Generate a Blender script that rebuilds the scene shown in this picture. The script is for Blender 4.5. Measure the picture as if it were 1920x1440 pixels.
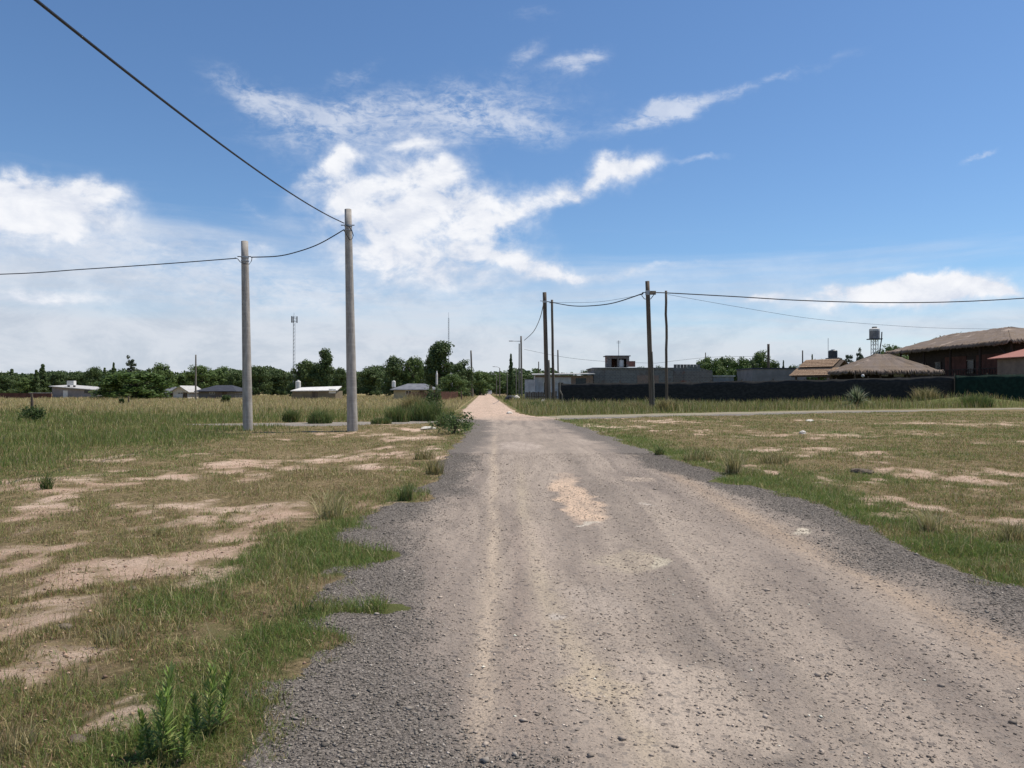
import bpy, bmesh, math, random
import numpy as np
from math import radians, sin, cos, pi
from mathutils import Vector, Matrix
random.seed(7)
RNG = np.random.default_rng(11)
for o in list(bpy.data.objects): bpy.data.objects.remove(o)
scene = bpy.context.scene
COL = scene.collection

# ------------------------------------------------------------------ camera, sun, sky, exposure
F = 1450.0; CAMZ = 1.6
cam = bpy.data.objects.new('camera', bpy.data.cameras.new('camera')); COL.objects.link(cam)
cam.location = (0, 0, CAMZ)
cam.rotation_euler = (radians(90) + math.atan(10 / F), 0, 0)
cam.data.sensor_width = 36; cam.data.lens = F / 1920 * 36
cam.data.clip_start = 0.05; cam.data.clip_end = 8000
scene.camera = cam
SUN_EL, SUN_AZ = radians(62), radians(72)      # azimuth from +Y (view direction) towards +X
sd = bpy.data.lights.new('sun', 'SUN'); sd.energy = 4.3; sd.angle = radians(0.5); sd.color = (1.0, 0.93, 0.82)
so = bpy.data.objects.new('sun', sd); COL.objects.link(so)
sv = Vector((sin(SUN_AZ) * cos(SUN_EL), cos(SUN_AZ) * cos(SUN_EL), sin(SUN_EL)))
so.rotation_euler = sv.to_track_quat('Z', 'Y').to_euler(); so.location = sv * 60
scene.view_settings.view_transform = 'Standard'; scene.view_settings.look = 'None'
scene.view_settings.gamma = 1.0; scene.view_settings.exposure = 0.18
scene.view_settings.use_curve_mapping = False

def build_world():
    w = bpy.data.worlds.new('World'); scene.world = w; w.use_nodes = True
    nt = w.node_tree; N = nt.nodes; L = nt.links; N.clear()
    out = N.new('ShaderNodeOutputWorld'); bg = N.new('ShaderNodeBackground'); bg.inputs[1].default_value = 0.108
    L.new(bg.outputs[0], out.inputs[0])
    sky = N.new('ShaderNodeTexSky'); sky.sky_type = 'NISHITA'; sky.sun_disc = False
    sky.sun_elevation = SUN_EL; sky.sun_rotation = SUN_AZ
    sky.air_density = 1.0; sky.dust_density = 0.25; sky.ozone_density = 2.6
    tc = N.new('ShaderNodeTexCoord'); sp = N.new('ShaderNodeSeparateXYZ'); L.new(tc.outputs['Generated'], sp.inputs[0])
    def M(op, a, b=None, c=None):
        n = N.new('ShaderNodeMath'); n.operation = op
        for i, v in enumerate((a, b, c)):
            if v is None: continue
            if isinstance(v, (int, float)): n.inputs[i].default_value = v
            else: L.new(v, n.inputs[i])
        return n.outputs[0]
    def SS(v, lo, hi):
        n = N.new('ShaderNodeMapRange'); n.interpolation_type = 'SMOOTHSTEP'
        n.inputs['From Min'].default_value = lo; n.inputs['From Max'].default_value = hi
        L.new(v, n.inputs['Value']); return n.outputs[0]
    x, y, z = sp.outputs
    az = M('ARCTAN2', x, y); el = M('ARCSINE', z)
    cb = N.new('ShaderNodeCombineXYZ'); L.new(az, cb.inputs[0]); L.new(el, cb.inputs[1])
    def noise(vec, scale, detail, rough, sx=1, sy=1, rot=0, dist=0.0, off=(0, 0, 0)):
        mp = N.new('ShaderNodeMapping'); L.new(vec, mp.inputs[0]); mp.inputs['Scale'].default_value = (sx, sy, 1)
        mp.inputs['Rotation'].default_value = (0, 0, rot); mp.inputs['Location'].default_value = off
        n = N.new('ShaderNodeTexNoise'); L.new(mp.outputs[0], n.inputs['Vector'])
        n.inputs['Scale'].default_value = scale; n.inputs['Detail'].default_value = detail
        n.inputs['Roughness'].default_value = rough; n.inputs['Distortion'].default_value = dist
        return n.outputs['Fac']
    # warped angular coordinate so blob outlines billow
    wn = N.new('ShaderNodeTexNoise'); L.new(cb.outputs[0], wn.inputs['Vector']); wn.inputs['Scale'].default_value = 15; wn.inputs['Detail'].default_value = 8
    wn.inputs['Roughness'].default_value = 0.6
    v1 = N.new('ShaderNodeVectorMath'); v1.operation = 'SUBTRACT'; L.new(wn.outputs['Color'], v1.inputs[0]); v1.inputs[1].default_value = (.5, .5, .5)
    v2 = N.new('ShaderNodeVectorMath'); v2.operation = 'MULTIPLY'; L.new(v1.outputs[0], v2.inputs[0]); v2.inputs[1].default_value = (.055, .05, 0)
    v3 = N.new('ShaderNodeVectorMath'); L.new(v2.outputs[0], v3.inputs[0]); L.new(cb.outputs[0], v3.inputs[1])
    P = v3.outputs[0]
    def blobs(lst):
        tot = None
        for (px, py, rx, ry, rot, s) in lst:
            a = math.atan2(px - 960, F); e = math.atan2(730 - py, math.hypot(F, px - 960))
            k = cos(a) ** 1.0
            mp = N.new('ShaderNodeMapping'); mp.vector_type = 'TEXTURE'; L.new(P, mp.inputs[0])
            mp.inputs['Location'].default_value = (a, e, 0); mp.inputs['Rotation'].default_value = (0, 0, radians(rot))
            mp.inputs['Scale'].default_value = (rx / F * k, ry / F * k, 1)
            ln = N.new('ShaderNodeVectorMath'); ln.operation = 'DOT_PRODUCT'
            L.new(mp.outputs[0], ln.inputs[0]); L.new(mp.outputs[0], ln.inputs[1])
            g = M('MULTIPLY', M('EXPONENT', M('MULTIPLY', ln.outputs['Value'], -0.7)), s)
            tot = g if tot is None else M('ADD', tot, g)
        return tot
    cumulus = blobs([(130, 385, 84, 38, 0, 1.5), (0, 395, 90, 40, 0, 1.5), (40, 362, 40, 22, 0, .6), (150, 350, 50, 22, 0, .6), (90, 440, 130, 26, 0, .5),
        (815, 322, 85, 42, -20, .95), (735, 385, 105, 52, 0, .95), (655, 350, 34, 28, 0, .6), (880, 385, 85, 30, -35, .75), (640, 300, 40, 14, 30, .3),
        (840, 470, 165, 52, -8, .95), (760, 520, 110, 30, -6, .5), (985, 497, 90, 15, -12, .85), (720, 440, 80, 45, 0, .5), (1060, 515, 60, 7, -6, .5),
        (950, 405, 60, 18, 10, .65), (1060, 362, 85, 20, 14, .95), (1120, 332, 50, 15, 25, .7), (600, 315, 44, 16, 40, .8), (640, 295, 26, 18, 60, .6), (655, 350, 40, 34, 0, .5), (1175, 302, 62, 18, 5, 1.1), (1320, 296, 50, 6, 3, .5), (790, 262, 60, 14, 15, .5),
        (1640, 545, 120, 16, 2, 1.4), (1740, 540, 90, 16, 3, 1.2), (1790, 545, 80, 14, 0, 1.0), (1700, 570, 220, 14, 0, .55), (1430, 550, 55, 9, 4, .95), (1885, 543, 36, 9, 0, .9), (1560, 548, 40, 8, 0, .5),
        (80, 562, 120, 16, 0, 1.0), (460, 462, 46, 16, 0, .7), (700, 490, 70, 12, 0, .4)])
    cirrus = blobs([(800, 215, 230, 40, 4, .9), (950, 230, 120, 26, -8, .7), (620, 235, 90, 26, 10, .5), (1235, 215, 66, 17, 8, 1.25), (1270, 205, 34, 16, 0, .5), (470, 175, 75, 24, -18, .95),
        (1085, 115, 45, 17, 12, .85), (990, 105, 40, 10, 30, .5), (1420, 158, 120, 10, 10, .75), (1830, 302, 30, 5, 8, .8), (660, 140, 50, 14, 20, .5),
        (330, 500, 260, 60, -6, .7), (500, 400, 60, 14, -20, .5), (1180, 510, 170, 8, 3, .7), (560, 560, 200, 26, 4, .6), (1000, 28, 40, 12, 0, .5),
        (850, 560, 330, 34, 0, .45), (1500, 500, 260, 12, 4, .25), (140, 480, 260, 60, 0, .5), (700, 300, 150, 60, 0, .4), (900, 160, 90, 30, 20, .3)])
    n_c = noise(cb.outputs[0], 19, 9, .60, 1, 1.5, .0, .25)
    n_w = noise(cb.outputs[0], 17, 10, .64, .7, 2.3, .16, .6, (3, 1, 0))
    n_r = noise(cb.outputs[0], 60, 7, .65, 1.0, 1.8, -.4, .8, (1, 5, 0))
    n_b = noise(cb.outputs[0], 6, 9, .60, .40, 4.0, .0, .3, (7, 2, 0))
    dc = M('MULTIPLY', cumulus, M('MULTIPLY_ADD', n_c, 3.2, -0.68))
    a1 = SS(dc, .10, 1.35)
    dw = M('MULTIPLY', cirrus, M('MULTIPLY_ADD', M('ADD', M('MULTIPLY', n_w, .7), M('MULTIPLY', n_r, .38)), 3.6, -1.32))
    a2 = M('MULTIPLY', SS(dw, .05, 1.15), .60)
    # low veil of cloud thickening towards the horizon, patchy with long streaks
    veil = M('MULTIPLY', SS(M('ADD', M('SUBTRACT', el, M('MULTIPLY_ADD', n_b, .26, -.125)), M('MULTIPLY', az, .06)), .215, .015), .93)
    sub = M('SUBTRACT', 1.0, a1); inv = M('MULTIPLY', M('MULTIPLY', sub, M('SUBTRACT', 1.0, a2)), M('SUBTRACT', 1.0, veil))
    alpha = M('SUBTRACT', 1.0, inv)
    # cloud colour: white tops, lavender grey thick bases
    sh = SS(noise(cb.outputs[0], 9, 7, .66, 1, 2.0, .1, .3, (2, 9, 0)), .36, .60)
    cm = N.new('ShaderNodeMix'); cm.data_type = 'RGBA'
    L.new(M('MULTIPLY_ADD', sh, .62, M('MULTIPLY', SS(n_c, .40, .62), .38)), cm.inputs['Factor'])
    cm.inputs[6].default_value = (5.6, 6.0, 6.9, 1); cm.inputs[7].default_value = (7.7, 7.8, 8.1, 1)
    cm2 = N.new('ShaderNodeMix'); cm2.data_type = 'RGBA'; L.new(veil, cm2.inputs['Factor'])
    L.new(cm.outputs[2], cm2.inputs[6])
    cm3 = N.new('ShaderNodeMix'); cm3.data_type = 'RGBA'; L.new(sh, cm3.inputs['Factor'])
    cm3.inputs[6].default_value = (4.5, 4.95, 5.7, 1); cm3.inputs[7].default_value = (5.6, 5.9, 6.5, 1)
    L.new(cm3.outputs[2], cm2.inputs[7])
    cm4 = N.new('ShaderNodeMix'); cm4.data_type = 'RGBA'; L.new(a1, cm4.inputs['Factor'])
    L.new(cm2.outputs[2], cm4.inputs[6]); L.new(cm.outputs[2], cm4.inputs[7])
    tint = N.new('ShaderNodeMix'); tint.data_type = 'RGBA'; tint.blend_type = 'MULTIPLY'; tint.inputs['Factor'].default_value = 1
    L.new(sky.outputs[0], tint.inputs[6]); tint.inputs[7].default_value = (.69, .85, 1.0, 1)
    mx = N.new('ShaderNodeMix'); mx.data_type = 'RGBA'; L.new(alpha, mx.inputs['Factor'])
    L.new(tint.outputs[2], mx.inputs[6]); L.new(cm4.outputs[2], mx.inputs[7])
    L.new(mx.outputs[2], bg.inputs[0])
build_world()

# ------------------------------------------------------------------ helpers
def W(px, py, d):  # photograph pixel at forward distance d -> world point
    return Vector(((px - 960) / F * d, d, CAMZ + (730 - py) / F * d))
def XD(px, d): return (px - 960) / F * d
def tag(o, label=None, cat=None, group=None, kind=None):
    if label: o['label'] = label
    if cat: o['category'] = cat
    if group: o['group'] = group
    if kind: o['kind'] = kind
    return o
def thing(name, label, cat, loc, rz=0, group=None):
    o = bpy.data.objects.new(name, None); COL.objects.link(o); o.empty_display_size = .3
    o.location = loc; o.rotation_euler = (0, 0, rz)
    return tag(o, label, cat, group)
def link(name, me, mat=None, parent=None):
    o = bpy.data.objects.new(name, me); COL.objects.link(o)
    if mat and not me.materials: me.materials.append(mat)
    if parent: o.parent = parent
    return o
def obj(name, bm, mat, parent=None, smooth=False):
    me = bpy.data.meshes.new(name); bm.to_mesh(me); bm.free()
    if smooth: me.polygons.foreach_set('use_smooth', [True] * len(me.polygons))
    return link(name, me, mat, parent)
def np_mesh(name, v, quads=None, tris=None, attrs=None, smooth=False):
    me = bpy.data.meshes.new(name); v = np.asarray(v, np.float32)
    me.vertices.add(len(v)); me.vertices.foreach_set('co', v.ravel())
    nq = 0 if quads is None else len(quads); nt_ = 0 if tris is None else len(tris)
    me.loops.add(nq * 4 + nt_ * 3); me.polygons.add(nq + nt_)
    li = []; 
    if nq: li.append(np.asarray(quads, np.int32).ravel())
    if nt_: li.append(np.asarray(tris, np.int32).ravel())
    me.loops.foreach_set('vertex_index', np.concatenate(li))
    st = np.concatenate([np.arange(nq) * 4, nq * 4 + np.arange(nt_) * 3]).astype(np.int32)
    me.polygons.foreach_set('loop_start', st)
    if smooth: me.polygons.foreach_set('use_smooth', np.ones(nq + nt_, bool))
    me.update(calc_edges=True)
    for k, c in (attrs or {}).items():
        a = me.color_attributes.new(name=k, type='FLOAT_COLOR', domain='POINT')
        c4 = np.ones((len(v), 4), np.float32); c4[:, :c.shape[1]] = c
        a.data.foreach_set('color', c4.ravel())
    return me
def box(bm, x0, x1, y0, y1, z0, z1):
    vs = [bm.verts.new(p) for p in ((x0, y0, z0), (x1, y0, z0), (x1, y1, z0), (x0, y1, z0), (x0, y0, z1), (x1, y0, z1), (x1, y1, z1), (x0, y1, z1))]
    for f in ((3, 2, 1, 0), (4, 5, 6, 7), (0, 1, 5, 4), (1, 2, 6, 5), (2, 3, 7, 6), (3, 0, 4, 7)): bm.faces.new([vs[i] for i in f])
def bxo(name, mat, parent, *b):
    bm = bmesh.new()
    for q in ([b] if not isinstance(b[0], (tuple, list)) else b[0]): box(bm, *q)
    return obj(name, bm, mat, parent)
def tube(bm, pts, rad, n=8, cap=True):
    pts = [Vector(p) for p in pts]; rings = []
    for i, p in enumerate(pts):
        t = (pts[min(i + 1, len(pts) - 1)] - pts[max(i - 1, 0)]).normalized()
        a = t.cross(Vector((0, 0, 1)) if abs(t.z) < .9 else Vector((0, 1, 0))).normalized(); b = t.cross(a)
        r = rad[i] if isinstance(rad, (list, tuple)) else rad
        rings.append([bm.verts.new(p + a * (r * cos(2 * pi * k / n)) + b * (r * sin(2 * pi * k / n))) for k in range(n)])
    for A, B in zip(rings, rings[1:]):
        for k in range(n): bm.faces.new((A[k], A[(k + 1) % n], B[(k + 1) % n], B[k]))
    if cap: bm.faces.new(rings[0]); bm.faces.new(rings[-1][::-1])
def tubeo(name, mat, parent, pts, rad, n=8, smooth=True):
    bm = bmesh.new(); tube(bm, pts, rad, n); bmesh.ops.recalc_face_normals(bm, faces=bm.faces)
    o = obj(name, bm, mat, parent, False)
    return o

# vectorised value noise
def vn(x, y, s):
    ix = np.floor(x).astype(np.int64); iy = np.floor(y).astype(np.int64); fx = x - ix; fy = y - iy
    fx = fx * fx * (3 - 2 * fx); fy = fy * fy * (3 - 2 * fy)
    def h(a, b):
        v = (a * 374761393 + b * 668265263 + s * 144269504) & 0xffffffff
        v = ((v ^ (v >> 13)) * 1274126177) & 0xffffffff
        return ((v ^ (v >> 16)) & 0xffff) / 65535.0
    return (h(ix, iy) * (1 - fx) + h(ix + 1, iy) * fx) * (1 - fy) + (h(ix, iy + 1) * (1 - fx) + h(ix + 1, iy + 1) * fx) * fy
def fbm(x, y, o=4, s=0, g=.5):
    t = 0; a = 1; n = 0
    for i in range(o):
        t = t + a * vn(x * 2 ** i + 17.3 * i, y * 2 ** i + 5.1 * i, s + i); n += a; a *= g
    return t / n
def sst(a, b, v):
    t = np.clip((v - a) / (b - a), 0, 1); return t * t * (3 - 2 * t)

# ------------------------------------------------------------------ where things lie on the ground
RD = np.array([-30, 0, 3.3, 4.1, 4.9, 6.3, 7.5, 8.6, 10.8, 13.6, 17.8, 23.2, 29, 33.1, 38.7, 44, 51.5, 75, 100, 193, 420])
RL = np.array([-.8, -.8, -.85, -1.22, -1.25, -1.45, -1.6, -1.8, -1.7, -1.55, -1.5, -1.5, -1.55, -1.65, -1.9, -2.6, -3.37, -4.2, -5.05, -8.25, -16])
RR = np.array([4.9, 4.35, 4.3, 4.25, 4.2, 4.1, 4.05, 4.1, 4.1, 3.95, 3.56, 3.36, 3.05, 2.85, 2.5, 1.4, .3, -.6, -1.54, -5.06, -12.5])
def rl(y): return np.interp(y, RD, RL)
def rr(y): return np.interp(y, RD, RR)
CX = np.array([-400, -60, -30, -8, -2, 3, 10, 25, 43, 100, 400]); CY = np.array([34, 33, 33.5, 35.2, 39, 43.5, 48, 56.2, 63.3, 88, 220])
def cy(x): return np.interp(x, CX, CY)
def gp(px, py): d = F * CAMZ / (py - 730.0); return (px - 960) / F * d, d
def patches(lst, x, y, k=1.0):
    m = np.zeros_like(x)
    for (px, py, rx, ry) in lst:
        x0, d0 = gp(px, py); wx = rx / F * d0; wy = d0 * d0 * ry / (F * CAMZ)
        q = ((x - x0) / wx) ** 2 + ((y - d0) / wy) ** 2
        m = np.maximum(m, np.exp(-q * k))
    return m
TONGUE = [(690, 1045, 75, 11), (720, 1150, 85, 12), (790, 935, 40, 7), (560, 1215, 70, 14), (1370, 905, 60, 5), (800, 900, 20, 10)]
def on_road(x, y):  # signed: >0 inside roads (metres)
    wob = (fbm(x * .9, y * .9, 4, 50) - .5) * .5 + (fbm(x * 3.2, y * 3.2, 4, 60, .6) - .5) * .55
    tg = patches(TONGUE, x, y, .7) * (.15 + 1.25 * fbm(x * 2.4, y * 2.0, 4, 57, .6))
    m = np.minimum(x - rl(y), rr(y) - x) - tg + wob * np.clip(1.2 - y / 120, .2, 1)
    c = 2.3 - np.abs(y - cy(x)) * .93 + wob
    c = c - 1.6 * sst(.50, .66, fbm(x * .13, y * .3, 3, 55)) * (x > 9) + (x > 9) * wob
    c = np.where(x < -3, c - .5 + np.minimum(0, (x + 9) * .3), c)
    return m, c
SAND = [(470, 875, 95, 13), (60, 962, 120, 14), (430, 968, 130, 17), (25, 1045, 50, 38), (300, 1065, 130, 26), (200, 1095, 100, 22), (390, 1040, 50, 26),
        (90, 1215, 75, 40), (165, 1385, 75, 30), (15, 1260, 40, 18), (700, 880, 40, 9), (725, 850, 60, 7), (640, 858, 50, 5), (380, 955, 90, 10), (170, 1010, 60, 9),
        (1540, 848, 85, 12), (1490, 815, 100, 4), (1760, 888, 80, 13), (1895, 925, 60, 13), (1425, 882, 30, 10), (1570, 905, 45, 9), (1770, 965, 70, 13),
        (1660, 940, 40, 9), (1870, 975, 50, 12), (1300, 812, 50, 4), (1800, 795, 120, 3), (1530, 788, 30, 3), (1250, 790, 60, 3), (1900, 890, 30, 6),
        (300, 900, 60, 5), (560, 985, 50, 8), (120, 1330, 60, 14), (60, 1140, 60, 10), (800, 806, 40, 2.5), (475, 814, 30, 3.5), (655, 813, 34, 3), (1700, 810, 60, 3), (1150, 800, 30, 3)]
GREEN = [(330, 1150, 120, 25), (640, 1000, 60, 40), (660, 1160, 110, 35), (450, 1080, 60, 40), (640, 1060, 120, 18), (1800, 1030, 120, 22), (1640, 970, 60, 16),
         (1400, 905, 60, 8), (1250, 850, 50, 10), (880, 800, 20, 12), (760, 930, 40, 20), (520, 1210, 70, 40), (300, 1400, 100, 60), (1560, 930, 70, 12), (700, 1150, 90, 12), (700, 1040, 80, 9)]
def f_sand(x, y):
    k_ = .5 + y * .07; x2 = x + (fbm(x * .9, y * .6, 4, 5, .65) - .5) * 2.2 * k_; y2 = y + (fbm(x * .9, y * .6, 4, 9, .65) - .5) * 3.0 * k_
    p = patches(SAND, x2, y2, .62) * (.55 + .45 * sst(.36, .56, fbm(x * 1.7, y * 1.2, 4, 15, .6)))
    near = (y < 46)
    rnd = sst(.57, .76, fbm(x * .55, y * .40, 4, 21)) * .62 * near * np.where(x > 2, .55, 1)
    s = np.maximum(p, rnd)
    s = s * np.where(x > 2, .58, .80) + (fbm(x * 2.3, y * 2.3, 5, 31, .65) - .5) * 1.7 * sst(.04, .35, s) * (1 - .35 * sst(.7, 1, s))
    return np.clip(s, 0, 1) * (1 - f_tall(x, y))
def f_tall(x, y):  # tall growth
    edge = np.interp(x / np.maximum(y, 1), [-.66, -.45, -.34, -.2, -.07], [12.5, 19, 26, 37.5, 39]) + (fbm(x * .3, y * .3, 3, 41) - .5) * 5
    left = sst(-4, 7, y - edge) * (x < rl(y) - .6)
    right = sst(2.4, 4.5, y - cy(x)) * (x > rr(y) + .4)
    return np.clip(left + right, 0, 1)
def f_green(x, y):
    g = patches(GREEN, x, y, .7) * 1.0
    side = np.exp(-np.abs((rl(y) - x) - .45) / .6) * .40 * (x < rl(y) + .3) + np.exp(-np.abs((x - rr(y)) - .5) / .7) * .45 * (x > rr(y) - .3)
    g = np.maximum(g, side) + (fbm(x * .5, y * .5, 4, 71) - .45) * .9 + .20 * (x > 2)
    mid = sst(10, 22, y) * (1 - sst(40, 62, y)) * (x < rl(y)) * sst(-.25, -.45, x / np.maximum(y, 1)) * .5
    return np.clip(g + mid, 0, 1)
def f_straw(x, y):
    return sst(44, 66, y + (fbm(x * .1, y * .1, 3, 81) - .5) * 26) * (x < rl(y) - .5)
def H(x, y):
    m, c = on_road(x, y); r = np.clip(np.maximum(m, c) + .6, 0, 1)
    near = np.exp(-np.maximum(0, np.abs(y) - 10) / 60)
    h = (fbm(x * .22, y * .22, 3, 91) - .42) * .22 * near + (fbm(x * 1.3, y * 1.3, 3, 95) - .5) * .09 + (fbm(x * 5, y * 5, 3, 99) - .5) * .05 * near
    mound = .9 * np.exp(-((x - 42) / 5.5) ** 2 - ((y - 71) / 1.8) ** 2) + .5 * np.exp(-((x - 33) / 6) ** 2 - ((y - 74) / 2) ** 2)
    mound = mound + .35 * np.exp(-((x + 5.4) / 2.0) ** 2 - ((y - 46) / 3.0) ** 2)
    hr = (fbm(x * 2.2, y * .9, 3, 120) - .5) * .020 + .02
    return (h * (1 - r) + hr * r) + mound

# ------------------------------------------------------------------ materials
class NT:
    def __init__(s, name, rough=.85, spec=.2):
        s.m = bpy.data.materials.new(name); s.m.use_nodes = True; s.N = s.m.node_tree.nodes; s.L = s.m.node_tree.links
        s.b = s.N['Principled BSDF']; s.b.inputs['Roughness'].default_value = rough; s.b.inputs['Specular IOR Level'].default_value = spec
        s.tc = s.N.new('ShaderNodeTexCoord')
    def noise(s, scale, detail=4, rough=.6, sc=(1, 1, 1), dist=0, which='Object'):
        mp = s.N.new('ShaderNodeMapping'); s.L.new(s.tc.outputs[which], mp.inputs[0]); mp.inputs['Scale'].default_value = sc
        n = s.N.new('ShaderNodeTexNoise'); s.L.new(mp.outputs[0], n.inputs['Vector']); n.inputs['Scale'].default_value = scale
        n.inputs['Detail'].default_value = detail; n.inputs['Roughness'].default_value = rough; n.inputs['Distortion'].default_value = dist
        return n.outputs['Fac']
    def vor(s, scale, out='Color', feat='F1'):
        n = s.N.new('ShaderNodeTexVoronoi'); n.feature = feat; s.L.new(s.tc.outputs['Object'], n.inputs['Vector']); n.inputs['Scale'].default_value = scale
        return n.outputs[out]
    def math(s, op, a, b=None, c=None, clamp=False):
        n = s.N.new('ShaderNodeMath'); n.operation = op; n.use_clamp = clamp
        for i, v in enumerate((a, b, c)):
            if v is None: continue
            if isinstance(v, (int, float)): n.inputs[i].default_value = v
            else: s.L.new(v, n.inputs[i])
        return n.outputs[0]
    def ss(s, v, lo, hi, a=0, b=1):
        n = s.N.new('ShaderNodeMapRange'); n.interpolation_type = 'SMOOTHSTEP'; n.inputs['From Min'].default_value = lo; n.inputs['From Max'].default_value = hi
        n.inputs['To Min'].default_value = a; n.inputs['To Max'].default_value = b; s.L.new(v, n.inputs['Value']); return n.outputs[0]
    def mix(s, f, a, b, mode='MIX'):
        n = s.N.new('ShaderNodeMix'); n.data_type = 'RGBA'; n.blend_type = mode
        for i, v in ((0, f), (6, a), (7, b)):
            if isinstance(v, (int, float)): n.inputs[i].default_value = v
            elif isinstance(v, tuple): n.inputs[i].default_value = (*v[:3], 1)
            else: s.L.new(v, n.inputs[i])
        return n.outputs[2]
    def attr(s, name):
        n = s.N.new('ShaderNodeAttribute'); n.attribute_name = name; return n
    def col(s, c): s.L.new(c, s.b.inputs['Base Color'])
    def bump(s, h, dist, strength=1.0):
        n = s.N.new('ShaderNodeBump'); n.inputs['Distance'].default_value = dist; n.inputs['Strength'].default_value = strength
        s.L.new(h, n.inputs['Height']); s.L.new(n.outputs[0], s.b.inputs['Normal'])
def plain(name, c, c2=None, scale=3, rough=.8, spec=.2, bump=.0, sc=(1, 1, 1), metal=0, detail=5):
    t = NT(name, rough, spec); c2 = c2 or tuple(v * .7 for v in c)
    n = t.noise(scale, detail, .65, sc); t.col(t.mix(t.ss(n, .35, .65), c, c2))
    t.b.inputs['Metallic'].default_value = metal
    if bump: t.bump(n, bump)
    return t.m
def blade_mat(name='grass_blade', transl=.35):
    t = NT(name, .6, .25); a = t.attr('tint'); t.col(a.outputs['Color'])
    tr = t.N.new('ShaderNodeBsdfTranslucent'); t.L.new(a.outputs['Color'], tr.inputs[0])
    mx = t.N.new('ShaderNodeMixShader'); mx.inputs[0].default_value = transl
    t.L.new(t.b.outputs[0], mx.inputs[1]); t.L.new(tr.outputs[0], mx.inputs[2])
    t.L.new(mx.outputs[0], t.N['Material Output'].inputs[0]); return t.m
def leaf_mat(name, c1, c2, c3):
    t = NT(name, .55, .2); g = t.N.new('ShaderNodeNewGeometry'); r = g.outputs['Random Per Island']
    a = t.mix(t.ss(r, 0, 1), c1, c2); n = t.noise(.45, 3, .5)
    c = t.mix(t.ss(n, .45, .7), a, c3); t.col(c)
    tr = t.N.new('ShaderNodeBsdfTranslucent'); t.L.new(c, tr.inputs[0])
    mx = t.N.new('ShaderNodeMixShader'); mx.inputs[0].default_value = .22
    t.L.new(t.b.outputs[0], mx.inputs[1]); t.L.new(tr.outputs[0], mx.inputs[2]); t.L.new(mx.outputs[0], t.N['Material Output'].inputs[0])
    return t.m
def block_mat(name, c1, c2, mortar, bw=.4, bh=.2, stain=None):
    t = NT(name, .9, .1); mp = t.N.new('ShaderNodeMapping'); t.L.new(t.tc.outputs['Object'], mp.inputs[0])
    mp.inputs['Rotation'].default_value = (radians(90), 0, 0)
    b = t.N.new('ShaderNodeTexBrick'); t.L.new(mp.outputs[0], b.inputs[0]); b.inputs['Scale'].default_value = 1
    b.inputs['Color1'].default_value = (*c1, 1); b.inputs['Color2'].default_value = (*c2, 1); b.inputs['Mortar'].default_value = (*mortar, 1)
    b.inputs['Brick Width'].default_value = bw; b.inputs['Row Height'].default_value = bh; b.inputs['Mortar Size'].default_value = .018
    n = t.noise(.5, 5, .6); c = b.outputs[0]
    if stain: c = t.mix(t.ss(n, .52, .62), c, stain)
    n2 = t.noise(2.5, 6, .7); c = t.mix(t.ss(n2, .3, .7, 0, .35), c, (.07, .065, .06)); n3 = t.noise(1.0, 5, .7, (2.5, 1, .18)); c = t.mix(t.ss(n3, .55, .7, 0, .4), c, (.06, .055, .05)); t.col(c); return t.m

def ground_mat():
    t = NT('ground_soil', .95, .05); a = t.attr('mask'); s = t.N.new('ShaderNodeSeparateColor'); t.L.new(a.outputs['Color'], s.inputs[0])
    sand, green, straw = s.outputs
    nf = t.noise(14, 8, .75); nm = t.noise(3.5, 6, .65); nl = t.noise(.6, 4, .6); nv = t.noise(60, 5, .8)
    sm = t.ss(t.math('ADD', sand, t.math('MULTIPLY_ADD', t.math('ADD', t.math('MULTIPLY', nf, .6), t.math('MULTIPLY', nm, .4)), 2.0, -1.0)), .12, .72)
    sandc = t.mix(t.ss(nm, .35, .7), (.60, .43, .32), (.47, .32, .23)); sandc = t.mix(t.ss(nl, .4, .65), sandc, (.66, .50, .38))
    sandc = t.mix(t.ss(nv, .42, .7, 0, .55), sandc, (.25, .165, .11)); sandc = t.mix(t.ss(nf, .52, .68, 0, .6), sandc, (.24, .175, .105))
    lit = t.mix(t.ss(nf, .36, .64), (.31, .235, .13), (.085, .07, .032)); lit = t.mix(t.ss(nm, .4, .7, 0, .6), lit, (.22, .16, .09))
    gr = t.mix(t.ss(nf, .35, .65), (.06, .085, .022), (.13, .15, .05))
    gm = t.math('MULTIPLY', t.ss(t.math('ADD', green, t.math('MULTIPLY_ADD', nm, .8, -.4)), .25, .6), .8)
    c = t.mix(gm, lit, gr)
    c = t.mix(t.math('MULTIPLY', straw, .9), c, t.mix(nm, (.36, .29, .15), (.22, .18, .085)))
    c = t.mix(sm, c, sandc)
    c = t.mix(t.ss(nv, .60, .72, 0, .55), c, (.05, .04, .03))
    aw = t.attr('road'); rs = t.N.new('ShaderNodeSeparateColor'); t.L.new(aw.outputs['Color'], rs.inputs[0])
    vc = t.N.new('ShaderNodeSeparateColor'); t.L.new(t.vor(70), vc.inputs[0])
    grav = t.mix(vc.outputs[0], (.09, .078, .068), (.24, .205, .175))
    c = t.mix(t.ss(t.math('ADD', rs.outputs[0], t.math('MULTIPLY_ADD', nf, .8, -.4)), .35, .65), c, grav)
    t.col(c)
    t.bump(t.math('ADD', t.math('MULTIPLY', nf, .7), t.math('MULTIPLY', nv, .3)), .05); return t.m
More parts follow.
